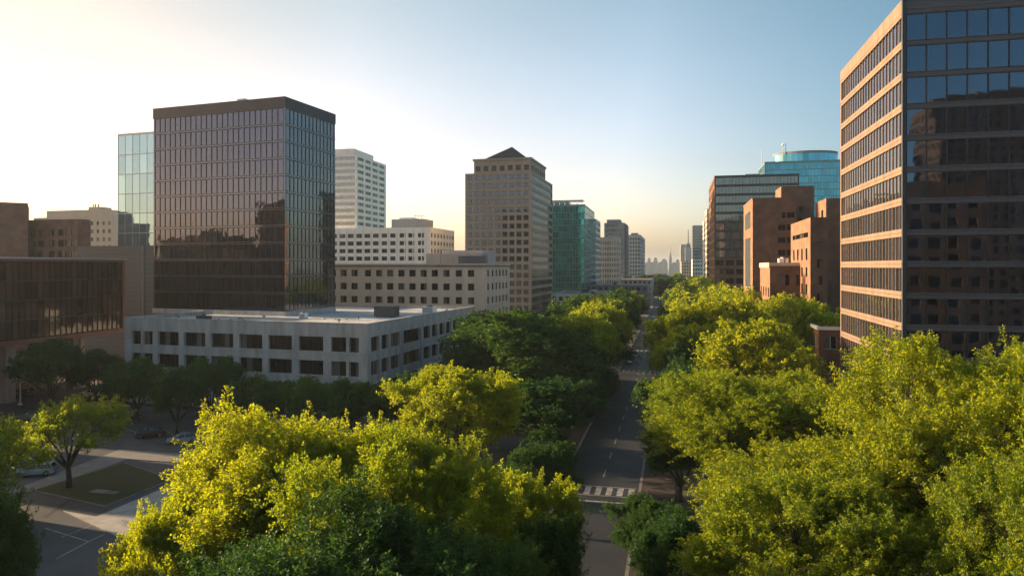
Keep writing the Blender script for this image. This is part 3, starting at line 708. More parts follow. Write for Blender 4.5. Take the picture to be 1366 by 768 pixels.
# small corner building
b = Bld('flat_roof_building', 'small red brick building with a white flat roof at the tower foot', 'building', 1092, 128, 1086, 1135, vp=900, ztop_py=436, right=True, d=16)
b.wallmesh(); H = b.zt; cf = [(1, 3), (4.4, 6.4), (8, 10)]; rows = [(H - 4, H - 1.6), (H - 8.5, H - 6)]
b.face('F', 0, H, cf, rows, 'brick_red', .3); b.face('L', 0, H, [(2, 4), (6, 8), (11, 13)], rows, 'brick_red', .3); b.face('R', 0, H, [], [], 'brick_red'); b.face('B', 0, H, [], [], 'brick_red')
b.roof('roof_felt', wallmat='white_render'); b.done(); b.wins('F', cf, rows, 2, 'glass_dark', 'white_metal', rec=.2); b.wins('L', [(2, 4), (6, 8), (11, 13)], rows, 2, 'glass_dark', 'white_metal', rec=.2)
mb = MB(); mb.box(-.3, b.w, -.3, 0, H - .5, H + .1, 'white_render'); mb.box(-.3, 0, 0, b.d, H - .5, H + .1, 'white_render'); build(mb, 'coping', b.root)

# --- left edge : glass box hall on piers (its long side runs along the avenue)
Yc = 138.0; C0 = wpt(0, Yc); Cf = wpt(167, 170.0)
L_ = (Cf - C0).length; th = math.atan2(Cf.y - C0.y, Cf.x - C0.x)
ext = 12.0; dirv = (Cf - C0).normalized(); Cs = C0 - dirv * ext; L_ += ext
t = thing('glass_hall', 'long dark glass hall in a red metal frame raised on piers over a car park', 'building', (Cs.x, Cs.y, 0), th)
zb, ztp, dp = 12.2, 29.5, 42.0
mb = MB()
# x along the glass side, +y away behind it
mb.box(0, L_, 0, dp, zb, zb + .9, 'red_metal'); mb.box(0, L_, 0, dp, ztp - .5, ztp, 'red_metal')
mb.box(L_ - .7, L_, 0, .9, zb + .9, ztp - .5, 'red_metal'); mb.box(0, .7, 0, .9, zb + .9, ztp - .5, 'red_metal')
build(mb, 'frame', t)
mb = MB(); mb.box(.7, L_ - .7, 1.3, dp - .2, zb + .9, ztp - .5, 'glass_amber'); build(mb, 'side_glazing', t)
for k in range(4):
    h0 = zb + .9 + k * (ztp - zb - 1.4) / 4; hh = (ztp - zb - 1.4) / 4
    me = window_mesh(L_ - 1.4, hh - .25, 30, 'glass_amber', 'bronze_metal', uniq=True, mproud=.12, mull=.09, fr=.08, tilt=.004)
    link('window_band', me, t, (.7, .45, h0 + .12))
mb = MB()
for k in range(1, 4):
    h0 = zb + .9 + k * (ztp - zb - 1.4) / 4; mb.box(.7, L_ - .7, .4, 1.2, h0 - .13, h0 + .12, 'bronze_metal')
build(mb, 'floor_edges', t)
mb = MB(); mb.box(-.3, L_ + .3, -.3, dp + .3, ztp + .003, ztp + .35, 'pale_metal'); build(mb, 'roof', t)
for x in (18, 36, 54, L_ - 10):
    part_box(t, 'pier', x - 1.1, x + 1.1, 4, 6.2, 0, zb, 'concrete'); part_box(t, 'pier', x - 1.1, x + 1.1, 26, 28.2, 0, zb, 'concrete')
part_box(t, 'rear_wall', 0, L_, dp - 1, dp - .4, 0, zb, 'concrete_dark')
part_box(t, 'ground_storey', 10, L_ - 22, 18, 24, 0, zb - 3, 'brick_brown')

# grey wall block behind it
b = Bld('grey_building', 'blank grey clad block squeezed between the glass hall and the bronze tower', 'building', 250, 205, 102, 280, vp=960, ztop_py=327)
b.wallmesh(); H = b.zt
b.face('F', 0, H, [], [], 'grey_panel'); b.face('R', 0, H, [], [], 'grey_panel'); b.face('L', 0, H, [], [], 'grey_panel'); b.face('B', 0, H, [], [], 'grey_panel')
b.roof('roof_dark', wallmat='grey_panel'); b.done()
mb = MB()
for k in range(int(H / 1.4)): mb.box(0, b.w, -.05, -.003, k * 1.4, k * 1.4 + .07, 'concrete_dark')
build(mb, 'cladding_joints', b.root)
mb = MB(); mb.box(b.fx(190), b.fx(191) + .3, -.15, -.003, 0, H, 'concrete_dark'); build(mb, 'corner_trim', b.root)
# pale blue glass tower
b = band_tower('mirror_tower', 'pale blue mirror glass tower half hidden by the bronze glass tower', 246, 240, 157, 260, 172.5, 985, 'pale_metal', 'glass_sky', 'glass_sky', 'pale_metal', 6.9, 6.75, 9, 6, top=.6, edge=.15, proud=.02)
# brick ones
b = Bld('brick_building', 'plain red brick block at the edge of the view above the glass hall', 'building', 37, 235, -40, 60, vp=60, ztop_py=271, d=25)
b.wallmesh()
for f_ in 'FRLB': b.face(f_, 0, b.zt, [], [], 'brick_red')
b.roof('roof_dark', wallmat='brick_red'); b.done()
b = Bld('brick_building', 'red brick block with rows of dark windows above the glass hall', 'building', 104, 235, 37.4, 121, vp=960, ztop_py=292)
b.wallmesh(); H = b.zt; cx = [37 + .365 * (z - 100) for z in (118, 148, 187, 221, 247, 268)]
cf = [(b.fx(x - 3.6), b.fx(x + 3.6)) for x in cx]; rows = [(H - 3.4 - 2.2 - 3.6 * k, H - 3.4 - 3.6 * k) for k in range(9)]
b.face('F', 0, H, cf, rows, 'brick_red', .3)
for f_ in 'RLB': b.face(f_, 0, H, [], [], 'brick_red')
b.roof('roof_dark', wallmat='brick_red'); b.done(); b.wins('F', cf, rows, 2, 'glass_dark', 'bronze_metal', rec=.2)
b = Bld('cream_building', 'cream stone building with a stepped roof behind the red brick blocks', 'building', 150, 330, 45, 158.5, vp=960, ztop_py=288)
b.wallmesh(); H = b.zt; cf = even(b.w, 14, 1.5); rows = [(H - 2.4 - 1.8 - 3.8 * k, H - 2.4 - 3.8 * k) for k in range(6)]
b.face('F', 0, H, cf, rows, 'cream_render', .3); b.face('R', 0, H, [], [], 'cream_render'); b.face('L', 0, H, [], [], 'cream_render'); b.face('B', 0, H, [], [], 'cream_render')
b.roof('roof_dark', wallmat='cream_render'); b.done(); b.wins('F', cf, rows, 1, 'glass_dark', 'bronze_metal', rec=.2)
mb = MB(); mb.box(b.fx(52), b.fx(132), 4, 18, H - .6, H + 3.6, 'cream_render'); mb.box(b.fx(106), b.fx(121), 5, 12, H + 3.6, H + 5.0, 'cream_render')
for px in (110, 113, 117): mb.tube([(b.fx(px), 6, H + 5), (b.fx(px), 6, H + 6.5)], [.3, .3], 'grey_metal', 6)
build(mb, 'roof_penthouse', b.root)

# --- low roofs in the middle distance
def low_block(name, label, px0, px1, Y, d, py, mat, roofm, nw=0, vp=900, win='glass_dark', fascia=None):
    b = Bld(name, label, 'building', px1, Y, px0, px1 + 3, vp=vp, ztop_py=py, d=d)
    b.wallmesh(); H = b.zt
    cols = even(b.w, nw, b.w / nw * .6) if nw else []
    nr = max(1, int(H / 4.5)); rows = [(H - 1.4 - 2 - 4.4 * k, H - 1.4 - 4.4 * k) for k in range(nr)] if nw else []
    rows = [r for r in rows if r[0] > .5]
    b.face('F', 0, H, cols, rows, mat, .4)
    for f_ in 'RLB': b.face(f_, 0, H, [], [], mat)
    b.roof(roofm, wallmat=fascia or mat); b.done()
    if nw: b.wins('F', cols, rows, 2, win, 'bronze_metal', rec=.3)
    rnd = random.Random(label)
    mb = MB()
    for k in range(4):
        x = rnd.uniform(2, b.w - 5); y = rnd.uniform(2, max(3, d - 5)); mb.box(x, x + rnd.uniform(1.5, 4), y, y + 2.5, H - .6, H + rnd.uniform(.4, 1.6), rnd.choice(['pale_metal', 'grey_panel', 'white_metal']))
    build(mb, 'roof_plant', b.root)
    return b
low_block('low_building', 'low grey building with cluttered roof between the stone tower and avenue trees', 735, 806, 330, 45, 392, 'pale_grey', 'concrete_dark', 8)
low_block('low_building', 'long low hall with a pinkish roof edge below the teal glass building', 764, 864, 430, 40, 380, 'blue_grey', 'pink_roof', 12, fascia='pink_roof')
low_block('low_building', 'long flat warehouse whose pale roof catches the sun before the grey towers', 783, 869, 520, 70, 372.5, 'pale_grey', 'pink_roof', 14, fascia='cream_render')
low_block('low_building', 'small pink topped pavilion at the foot of the ribbed grey block', 803, 827, 515, 20, 368.5, 'cream_render', 'pink_roof', 5, fascia='cream_render')
low_block('low_building', 'pale low block below the slim grey tower with aerial', 909, 922, 1000, 60, 349, 'cream_render', 'roof_felt', 4)
low_block('low_building', 'pale low block at the foot of the dark blue slab', 924, 937, 780, 60, 346, 'white_render', 'roof_felt', 4)

# --- far skyline
rnd = random.Random(5)
sky_spec = [(866, 2300, 344, 5), (874.5, 2200, 343.5, 6), (886, 2300, 345.5, 9), (894.5, 2300, 338, 3.5), (904, 2200, 346, 6), (881, 2100, 349.5, 8), (870, 2000, 350, 6), (862, 2100, 350.5, 5), (910, 2000, 347, 6), (899, 1900, 350, 7), (930, 2100, 344, 6), (850, 2000, 344, 5)]
labs = ['hazy skyline block at the open end next to the grey towers', 'hazy round-shouldered skyline block standing second from the grey towers', 'hazy skyline block with sloping top before the spire', 'slender hazy spire tower at the end of the avenue', 'hazy block behind the slim tower with aerial', 'low hazy block between the two skyline blocks and the spire', 'low hazy block between the two twin skyline blocks', 'low hazy block nearest the grey towers on the skyline', 'low hazy block below the dark blue slab', 'low hazy block just past the spire', 'hazy block behind the dark blue slab', 'hazy block half behind the broad grey tower']
for (px, Y, py, w), lb in zip(sky_spec, labs):
    W = w / F * Y; p = wpt(px, Y); H = zat(py, Y)
    t = thing('skyline_building', lb, 'building', p)
    mb = MB(); mb.box(-W / 2, W / 2, -W / 2, W / 2, 0, H * .8, 'pale_grey'); build(mb, 'wall', t)
    mb = MB(); mb.box(-W * .38, W * .38, -W * .38, W * .38, H * .8, H * .93, 'pale_grey'); mb.box(-W * .22, W * .22, -W * .22, W * .22, H * .93, H, 'blue_grey')
    if 'spire' in lb and 'tower' in lb: mb.tube([(0, 0, H), (0, 0, H + 25)], [3, .3], 'pale_grey', 6)
    build(mb, 'setback', t)
# roofs of the distant city, counted in one group
vm = []
for k in range(4):
    mb = MB(); h = (8, 12, 18, 26)[k]; mb.box(-10, 10, -12, 12, 0, h, ['white_render', 'cream_render', 'brick_red', 'pale_grey'][k])
    mb.box(-6, 2, -4, 6, h, h + 2.5, 'pale_grey')
    for r_ in range(int(h / 4)):
        for c in range(6): mb.box(-9 + c * 3.2, -7.4 + c * 3.2, -12.05, -11.9, 1.5 + r_ * 4, 3.3 + r_ * 4, 'glass_dark', 'k'); mb.box(-10.05, -9.9, -11 + c * 3.6, -9.4 + c * 3.6, 1.5 + r_ * 4, 3.3 + r_ * 4, 'glass_dark', 'r')
    vm.append(mb.mesh('distant_building'))
placed = 0
while placed < 150:
    Y = rnd.uniform(720, 2600); px = rnd.uniform(560, 1000); p = wpt(px, Y)
    if -20 < p.x < 12: continue
    o = link('distant_building', rnd.choice(vm), None, p, rnd.choice([0, 0, math.pi / 2]) + rnd.uniform(-.05, .05))
    o.scale = (rnd.uniform(.7, 1.7), rnd.uniform(.7, 1.8), rnd.uniform(.4, .8))
    tagm(o, 'small low building in the hazy distant city beyond the avenue', 'building', 'small buildings of the distant city'); placed += 1

# --- outside the frame: blocks mirrored in glass, two added to shade the car park
def block(label, x, y, w, d, h, mat, rz=0, pitch=3.8, nf=12, faces='FB'):
    t = thing('city_block', label, 'building', (x, y, 0), rz)
    mb = MB()
    n = int((h - 2) / pitch); rows = [(1.2 + pitch * k, 3.3 + pitch * k) for k in range(n)]
    for fc in 'FRLB':
        W = w if fc in 'FB' else d; cols = even(W, max(2, int(W / 3.6)), 2.0)
        panel(mb, face_T(fc, w, d), W, 0, h, cols, rows, mat, .3)
        T = face_T(fc, w, d)
        mb.quad([T @ Vector(q) for q in ((.31, .31, 0), (W - .31, .31, 0), (W - .31, .31, h - 1), (.31, .31, h - 1))], 'glass_dark')
    build(mb, 'wall', t)
    part_box(t, 'roof', .3, w - .3, .3, d - .3, h - .9, h - .4, 'roof_dark')
    part_box(t, 'roof_penthouse', w * .3, w * .6, d * .3, d * .6, h - .4, h + 4, mat)
def cam2w(X, Y): return (X * cP - Y * sP, X * sP + Y * cP)
block('brown brick block mirrored near the corner of the stone banded tower', 54, -170, 34, 30, 78, 'brick_brown')
block('small orange brick block mirrored low in the stone banded tower', 84, -96, 26, 24, 40, 'brick_orange_lit')
block('tall brown block mirrored across the middle panes of the stone banded tower', 100, -150, 60, 30, 94, 'brick_brown')
block('dark block mirrored as a square silhouette in the bronze glass tower', -314, -100, 26, 26, 68, 'brick_brown')
block('red block mirrored in the bronze glass tower', -372, -78, 50, 30, 47, 'brick_red')
block('brown block mirrored in the bronze glass tower front', -285, -135, 40, 30, 50, 'brick_brown')
block('long block mirrored beside the dark silhouette in the bronze tower', -440, -50, 60, 30, 44, 'brick_red')
block('brick block across the avenue mirrored in the side of the bronze tower', 20, -60, 40, 90, 45, 'brick_orange_lit')
block('unseen pale block added outside the frame to shade the car park', -150, -30, 52, 97, 27, 'cream_render')
block('unseen brick block added outside the frame to edge the sunlit gap', -182, 79.3, 45, 14, 30, 'brick_red')

# ================================================================== GROUND
def sheet(mb, pts, z, mat): mb.quad([(p[0], p[1], z) for p in pts], mat)
mb = MB(); 
G = 9000
mb.quad([(-7000, -1500, 0), (7000, -1500, 0), (7000, G, 0), (-7000, G, 0)], 'earth'); structure('ground', mb)
UL, UR = -14.3, -4.4      # kerbs of the avenue
mb = MB(); mb.quad([(UL, -200, .012), (UR, -200, .012), (UR, 4000, .012), (UL, 4000, .012)], 'asphalt'); structure('road', mb)
# side street and car park in front of the podium
P = lambda px, py: tuple(gpt(px, py)[:2])
mb = MB()
mb.quad([(-400, 76, .008), (UL, 50, .008), (UL, 112, .008), (-400, 150, .008)], 'old_asphalt')
mb.quad([(-400, -60, .004), (-18, -60, .004), (-18, 60, .004), (-400, 90, .004)], 'old_asphalt')
structure('side_street', mb)
mb = MB(); mb.quad([(-400, 150, .006), (UL - 3.5, 112, .006), (UL - 3.5, 150, .006), (-400, 260, .006)], 'red_paving'); structure('plaza', mb)
def slab_poly(name, pts, z0, z1, top, side):
    mb = MB(); n = len(pts)
    mb.quad([(x, y, z1) for x, y in pts], top)
    for i in range(n):
        a, b_ = pts[i], pts[(i + 1) % n]
        mb.quad([(*a, z0), (*b_, z0), (*b_, z1), (*a, z1)], side)
    return structure(name, mb)
def inset(pts, k):
    c = Vector((sum(p[0] for p in pts) / len(pts), sum(p[1] for p in pts) / len(pts)))
    return [tuple(c + (Vector(p) - c) * k) for p in pts]
isl = [P(42, 655), P(140, 677), P(232, 640), P(165, 617)]
ks = slab_poly('kerb', isl, 0, .15, 'kerb', 'kerb')
slab_poly('lawn', inset(isl, .955), .14, .17, 'lawn', 'lawn')
slab_poly('pavement', [P(8, 658), P(40, 657), P(172, 613), P(300, 622), P(330, 612), P(160, 600)], 0, .13, 'paving', 'kerb')
slab_poly('pavement', [P(84, 682), P(128, 690), P(232, 646), P(330, 640), P(300, 712), P(160, 718)], 0, .13, 'sun_patch_paving', 'kerb')  # slab under the sun patch, paled to strengthen it
mb = MB(); c0 = gpt(133, 657)
mb.box(c0.x - 1.1, c0.x + 1.1, c0.y - .6, c0.y + .6, .17, .24, 'paving'); mb.box(c0.x + 1.3, c0.x + 2.6, c0.y - .5, c0.y + .5, .17, .22, 'kerb')
tagm(build(mb, 'utility_cover'), 'pair of flat concrete covers set in the lawn island', 'cover')
# sidewalks with kerbs along the avenue
for (x0, x1, nm) in ((UL - 4.0, UL - .001, 'sidewalk'), (UR + .001, UR + 4.5, 'sidewalk')):
    for (y0, y1) in ((-60, 74), (92 if x0 < -10 else 74, 176), (188, 420), (432, 1400)):
        mb = MB(); mb.box(x0 if x0 > -10 else x0, x1, y0, y1, 0, .14, 'red_paving' if y0 < 180 else 'paving', 'b')
        kx = (x1 - .35, x1) if x0 < -10 else (x0, x0 + .35)
        mb.box(kx[0], kx[1], y0 + .01, y1 - .01, .1, .155, 'kerb', 'b'); structure(nm, mb)
mb = MB()
for k in range(7):      # near crossing
    x = UL + .6 + k * 1.35; mb.quad([(x, 86.6, .020), (x + .72, 86.6, .020), (x + .72, 89.6, .020), (x, 89.6, .020)], 'paint_white')
mb.quad([(UL + .3, 83.9, .020), (UR - .3, 83.9, .020), (UR - .3, 84.25, .020), (UL + .3, 84.25, .020)], 'paint_white')
mb.quad([(UL + .3, 86.2, .020), (UR - .3, 86.2, .020), (UR - .3, 86.4, .020), (UL + .3, 86.4, .020)], 'paint_white')
mb.quad([(UL + .3, 89.8, .020), (UR - .3, 89.8, .020), (UR - .3, 90.0, .020), (UL + .3, 90.0, .020)], 'paint_white')
for k in range(7):
    x = UL + .6 + k * 1.35
    for y in (190, 236, 300): mb.quad([(x, y, .020), (x + .7, y, .020), (x + .7, y + 3, .020), (x, y + 3, .020)], 'paint_white')
for y in range(94, 700, 9):
    for x in (UL + 5.0,): mb.quad([(x, y, .020), (x + .14, y, .020), (x + .14, y + 3.5, .020), (x, y + 3.5, .020)], 'paint_white')
structure('road_markings', mb)
mb = MB()
def line(a, b_, w, z=.024, mat='paint_white'):
    a, b_ = Vector(a), Vector(b_); n = (b_ - a).normalized().orthogonal() if False else Vector((-(b_ - a).y, (b_ - a).x)).normalized() * w / 2
    mb.quad([(*(a - n), z), (*(b_ - n), z), (*(b_ + n), z), (*(a + n), z)], mat)
line(P(60, 704), P(118, 722), .16); line(P(82, 716), P(150, 690), .14); line(P(75, 745), P(118, 722), .2); line(P(118, 722), P(140, 712), .16)
line(P(158, 573), P(330, 590), .14)
for k in range(9):
    line(P(140 + k * 26, 566 + k * 2), P(155 + k * 26, 575 + k * 2), .12)
structure('parking_markings', mb)
# tar repairs
mb = MB()
for a, b_, w in (((60, 690), (130, 640), .5), ((200, 590), (330, 606), .4), ((20, 600), (120, 560), .4), ((810, 620), (835, 560), .35)):
    line(P(*a), P(*b_), w, .0165, 'asphalt')
structure('road_patches', mb)

# ================================================================== TREES
def np_mesh(name, verts, faces4, mat, tint=None):
    me = bpy.data.meshes.new(name); nv, nf = len(verts), len(faces4)
    me.vertices.add(nv); me.vertices.foreach_set('co', np.ascontiguousarray(verts, dtype=np.float32).ravel())
    me.loops.add(nf * 4); me.loops.foreach_set('vertex_index', np.ascontiguousarray(faces4, dtype=np.int32).ravel())
    me.polygons.add(nf); me.polygons.foreach_set('loop_start', np.arange(0, nf * 4, 4, dtype=np.int32))
    try: me.polygons.foreach_set('loop_total', np.full(nf, 4, dtype=np.int32))
    except Exception: pass
    me.materials.append(MATS[mat])
    if tint is not None:
        a = me.attributes.new('tint', 'FLOAT', 'FACE'); a.data.foreach_set('value', tint.astype(np.float32))
    me.update(calc_edges=True)
    return me

def unit(a): return a / np.maximum(np.linalg.norm(a, axis=-1, keepdims=True), 1e-6)

def make_tree(seed, H, Rr, base, nclump, nshoot, nleaf, lsize, up=0.8, lobes=11, limbs=7, clump_r=1.35, shoot_len=1.5, open_=0.0, flat=1.0):
    """returns (trunk MB, leaves verts, faces, tint). H height, Rr crown radius, base: crown base height"""
    rs = np.random.RandomState(seed); rnd = random.Random(seed)
    hc = (H - base) / 2; cz = base + hc * .92
    ld = unit(rs.normal(size=(lobes, 3)) * [1, 1, .8]); la = rs.uniform(.10, .34, lobes); lw = rs.uniform(.28, .55, lobes)
    def rad(d):
        s = np.full(len(d), .80)
        for k in range(lobes): s = s + la[k] * np.exp(-np.arccos(np.clip(d @ ld[k], -1, 1)) ** 2 / lw[k] ** 2)
        return np.minimum(s, 1.12)
    nb = max(12, nclump // 17)
    i_ = np.arange(nb * 2) + .5; ph = np.arccos(1 - 2 * i_ / (nb * 2)); tt = math.pi * (1 + 5 ** .5) * i_ + rs.uniform(0, 6)
    bd = unit(np.stack([np.cos(tt) * np.sin(ph), np.sin(tt) * np.sin(ph), np.cos(ph)], 1) + rs.normal(size=(nb * 2, 3)) * .16)
    bd = bd[bd[:, 2] > -.45]; bc = bd * (rad(bd) * rs.uniform(.52, .88, len(bd)))[:, None]; bc[len(bd) * 9 // 10:] *= .6
    br = rs.uniform(.16, .36, len(bd)) * (11 / max(lobes, 6)) ** .3
    bi = rs.randint(0, len(bd), nclump)
    q = unit(rs.normal(size=(nclump, 3)) + bd[bi] * .75 + np.array([0, 0, .35])) * rs.uniform(.55, 1.0, nclump)[:, None] * br[bi][:, None]
    Cn = bc[bi] + q; d = unit(Cn)
    rr = np.linalg.norm(Cn, axis=1)
    zf = np.where(d[:, 2] > 0, 1.0, .85)
    C = np.stack([d[:, 0] * rr * Rr, d[:, 1] * rr * Rr, cz + d[:, 2] * rr * hc * zf * flat], 1)
    C[:, 2] += rs.normal(size=len(C)) * .3
    ctr = np.array([0, 0, cz - hc * .35]); out = unit(C - ctr)
    # --- wood
    mb = MB(); fork = base * rnd.uniform(.75, .95) + .4; r0 = H * .021 + .05
    tk = [(0, 0, -.2), (rnd.uniform(-.1, .1), rnd.uniform(-.1, .1), fork * .5), (rnd.uniform(-.2, .2), rnd.uniform(-.2, .2), fork)]
    mb.tube(tk, [r0 * 1.45, r0 * 1.05, r0], 'bark', 9)
    ends = []
    for k in range(limbs):
        a = 2 * math.pi * (k + rnd.uniform(-.3, .3)) / limbs; e = rnd.uniform(.45, .8)
        if k == 0: e = .12
        tgt = np.array([math.cos(a) * Rr * e, math.sin(a) * Rr * e, cz + hc * rnd.uniform(-.15, .45) + (hc * .3 if k == 0 else 0)])
        pts = []; s0 = np.array(tk[-1])
        for j in range(6):
            t = j / 5; p = s0 * (1 - t) + tgt * t; p[2] += math.sin(t * math.pi) * hc * .10; p[:2] += rs.normal(size=2) * .16 * Rr * .12 * (j > 0)
            pts.append(p)
        mb.tube([tuple(p) for p in pts], [r0 * .62 * (1 - .78 * j / 5) for j in range(6)], 'bark', 7, cap=False)
        ends += [(pts[j], r0 * .62 * (1 - .78 * j / 5)) for j in range(1, 6)]
    E = np.array([e[0] for e in ends])
    for c in range(0, len(C), 1):
        D = np.linalg.norm(E - C[c], axis=1) + (C[c][2] < E[:, 2]) * 1.5; j = int(np.argmin(D)); p0 = E[j]; rb = min(ends[j][1] * .6, .02 + .018 * D[j])
        mid = p0 * .5 + C[c] * .5 + rs.normal(size=3) * .12 * D[j]; mid[2] += .05 * D[j]
        mb.tube([tuple(p0), tuple(mid), tuple(C[c])], [rb, rb * .6, rb * .22], 'bark', 4, cap=False)
    # --- shoots
    n = len(C); S = n * nshoot
    ci = np.repeat(np.arange(n), nshoot)
    sd = unit(out[ci] * .75 + np.array([0, 0, up]) + rs.normal(size=(S, 3)) * .62)
    s0 = C[ci] + rs.normal(size=(S, 3)) * clump_r * .42 * np.array([1, 1, .7])
    sl = shoot_len * rs.uniform(.55, 1.25, S)
    # --- leaves
    Ln = S * nleaf; li = np.repeat(np.arange(S), nleaf); t = rs.rand(Ln) ** .85
    side = unit(np.cross(sd[li], rs.normal(size=(Ln, 3))))
    droop = np.zeros((Ln, 3)); droop[:, 2] = -.22 * (t * sl[li]) ** 2 * .5
    wid = .24 * clump_r * (1 - t * .75) * rs.rand(Ln) ** .5
    pos = s0[li] + sd[li] * (t * sl[li])[:, None] + side * wid[:, None] + droop
    ax = unit(sd[li] * .5 + side * .9 + rs.normal(size=(Ln, 3)) * .45)
    nm = unit(np.cross(ax, rs.normal(size=(Ln, 3)) + np.array([.3, 0, 0])) ); flip = np.sign(nm[:, 2] + 1e-6); nm = nm * flip[:, None]
    nm = unit(nm + np.array([0, 0, .35])); sdv = unit(np.cross(ax, nm))
    sz = lsize * rs.uniform(.65, 1.25, Ln)
    a = pos; b_ = pos + ax * (sz * .5)[:, None] + sdv * (sz * .30)[:, None]; c = pos + ax * sz[:, None]; e = pos + ax * (sz * .5)[:, None] - sdv * (sz * .30)[:, None]
    V = np.stack([a, b_, c, e], 1).reshape(-1, 3); Fc = np.arange(Ln * 4).reshape(-1, 4)
    ct = rs.rand(n); st = rs.rand(S)
    tint = np.clip(.50 * ct[ci[li]] + .32 * st[li] + .18 * rs.rand(Ln), 0, 1)
    return mb, V, Fc, tint

VAR = {}
def variant(key, mats, **k):
    mb, V, Fc, tint = make_tree(**k)
    tm = mb.mesh('trunk', smooth=True)
    VAR[key] = dict(trunk=tm, H=k['H'], R=k['Rr'], crown={m: None for m in mats})
    base = np_mesh('crown', V, Fc, mats[0], tint)
    VAR[key]['crown'][mats[0]] = base
    for m in mats[1:]:
        c = base.copy(); c.materials.clear(); c.materials.append(MATS[m]); VAR[key]['crown'][m] = c
LM = ['leaf_lime', 'leaf_green', 'leaf_yellow']
variant('nearA', ['leaf_lime'], seed=11, H=20, Rr=9.6, base=2.4, nclump=540, nshoot=10, nleaf=66, lsize=.175, clump_r=1.25, shoot_len=1.95)
variant('nearB', ['leaf_lime', 'leaf_green'], seed=23, H=19, Rr=8.2, base=2.2, nclump=430, nshoot=10, nleaf=62, lsize=.175, clump_r=1.2, shoot_len=1.9, lobes=9)
variant('nearC', ['leaf_lime', 'leaf_green'], seed=37, H=13, Rr=6.6, base=1.8, nclump=270, nshoot=9, nleaf=54, lsize=.18, clump_r=1.05, shoot_len=1.3, lobes=8)
variant('midA', LM, seed=51, H=18, Rr=8.8, base=2.2, nclump=300, nshoot=8, nleaf=26, lsize=.38, clump_r=1.6, shoot_len=1.4)
variant('midB', LM, seed=52, H=16, Rr=8.0, base=2.0, nclump=270, nshoot=8, nleaf=26, lsize=.36, clump_r=1.5, shoot_len=1.4, lobes=8)
variant('midC', ['leaf_mid'], seed=53, H=12, Rr=6.5, base=1.6, nclump=220, nshoot=8, nleaf=24, lsize=.32, clump_r=1.2, shoot_len=1.1, lobes=9)
variant('open', ['leaf_lime', 'leaf_green'], seed=61, H=11.4, Rr=6.4, base=2.4, nclump=125, nshoot=8, nleaf=34, lsize=.21, clump_r=1.1, shoot_len=1.4, open_=1.0, flat=1.0, limbs=8)
variant('farA', LM, seed=71, H=18, Rr=8.5, base=2.0, nclump=170, nshoot=6, nleaf=12, lsize=.75, clump_r=2.0, shoot_len=1.5)
variant('farB', LM, seed=72, H=17, Rr=8.0, base=2.0, nclump=160, nshoot=6, nleaf=12, lsize=.75, clump_r=1.9, shoot_len=1.5, lobes=8)

def tree(var, mat, x, y, h, wid, label, group=None, name='tree', rz=None):
    v = VAR[var]; t = thing(name, label, 'tree', (x, y, 0), random.uniform(0, 6.28) if rz is None else rz, group)
    s = wid / (2 * v['R'] * 1.02); sz = h / (v['H'] * 1.0); t.scale = (s, s, sz)
    link('trunk', v['trunk'], t); link('crown', v['crown'][mat], t)
    return t
def ptree(var, mat, px, Y, py, wpx, label, hadd=0, **k):
    p = wpt(px, Y); tree(var, mat, p.x, p.y, zat(py, Y) + hadd, wpx / F * Y, label, **k)

# near trees
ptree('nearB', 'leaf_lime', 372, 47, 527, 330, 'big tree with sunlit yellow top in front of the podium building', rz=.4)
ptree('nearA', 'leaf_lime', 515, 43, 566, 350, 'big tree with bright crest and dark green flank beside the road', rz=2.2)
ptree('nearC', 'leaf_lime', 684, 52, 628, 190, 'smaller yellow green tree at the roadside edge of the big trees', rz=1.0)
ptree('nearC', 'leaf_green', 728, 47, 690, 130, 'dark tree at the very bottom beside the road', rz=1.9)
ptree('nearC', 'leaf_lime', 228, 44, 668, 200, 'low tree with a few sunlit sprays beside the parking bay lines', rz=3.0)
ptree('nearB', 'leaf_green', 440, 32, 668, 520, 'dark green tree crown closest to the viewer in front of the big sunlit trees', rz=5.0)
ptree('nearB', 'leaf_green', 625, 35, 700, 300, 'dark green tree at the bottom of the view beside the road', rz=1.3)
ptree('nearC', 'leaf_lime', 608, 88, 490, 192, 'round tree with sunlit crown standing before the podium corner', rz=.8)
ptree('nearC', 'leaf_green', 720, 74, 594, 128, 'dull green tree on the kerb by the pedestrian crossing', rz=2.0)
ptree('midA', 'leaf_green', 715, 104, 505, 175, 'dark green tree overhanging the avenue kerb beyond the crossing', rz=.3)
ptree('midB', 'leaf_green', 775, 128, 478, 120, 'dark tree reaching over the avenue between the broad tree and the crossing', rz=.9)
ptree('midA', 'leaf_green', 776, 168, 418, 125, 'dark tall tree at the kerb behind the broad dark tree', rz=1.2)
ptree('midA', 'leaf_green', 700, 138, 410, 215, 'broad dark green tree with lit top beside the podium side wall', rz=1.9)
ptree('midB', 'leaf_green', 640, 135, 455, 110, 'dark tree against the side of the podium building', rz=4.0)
ptree('midB', 'leaf_green', 560, 112, 497, 130, 'dark tree under the podium corner behind the round sunlit tree', rz=2.5)
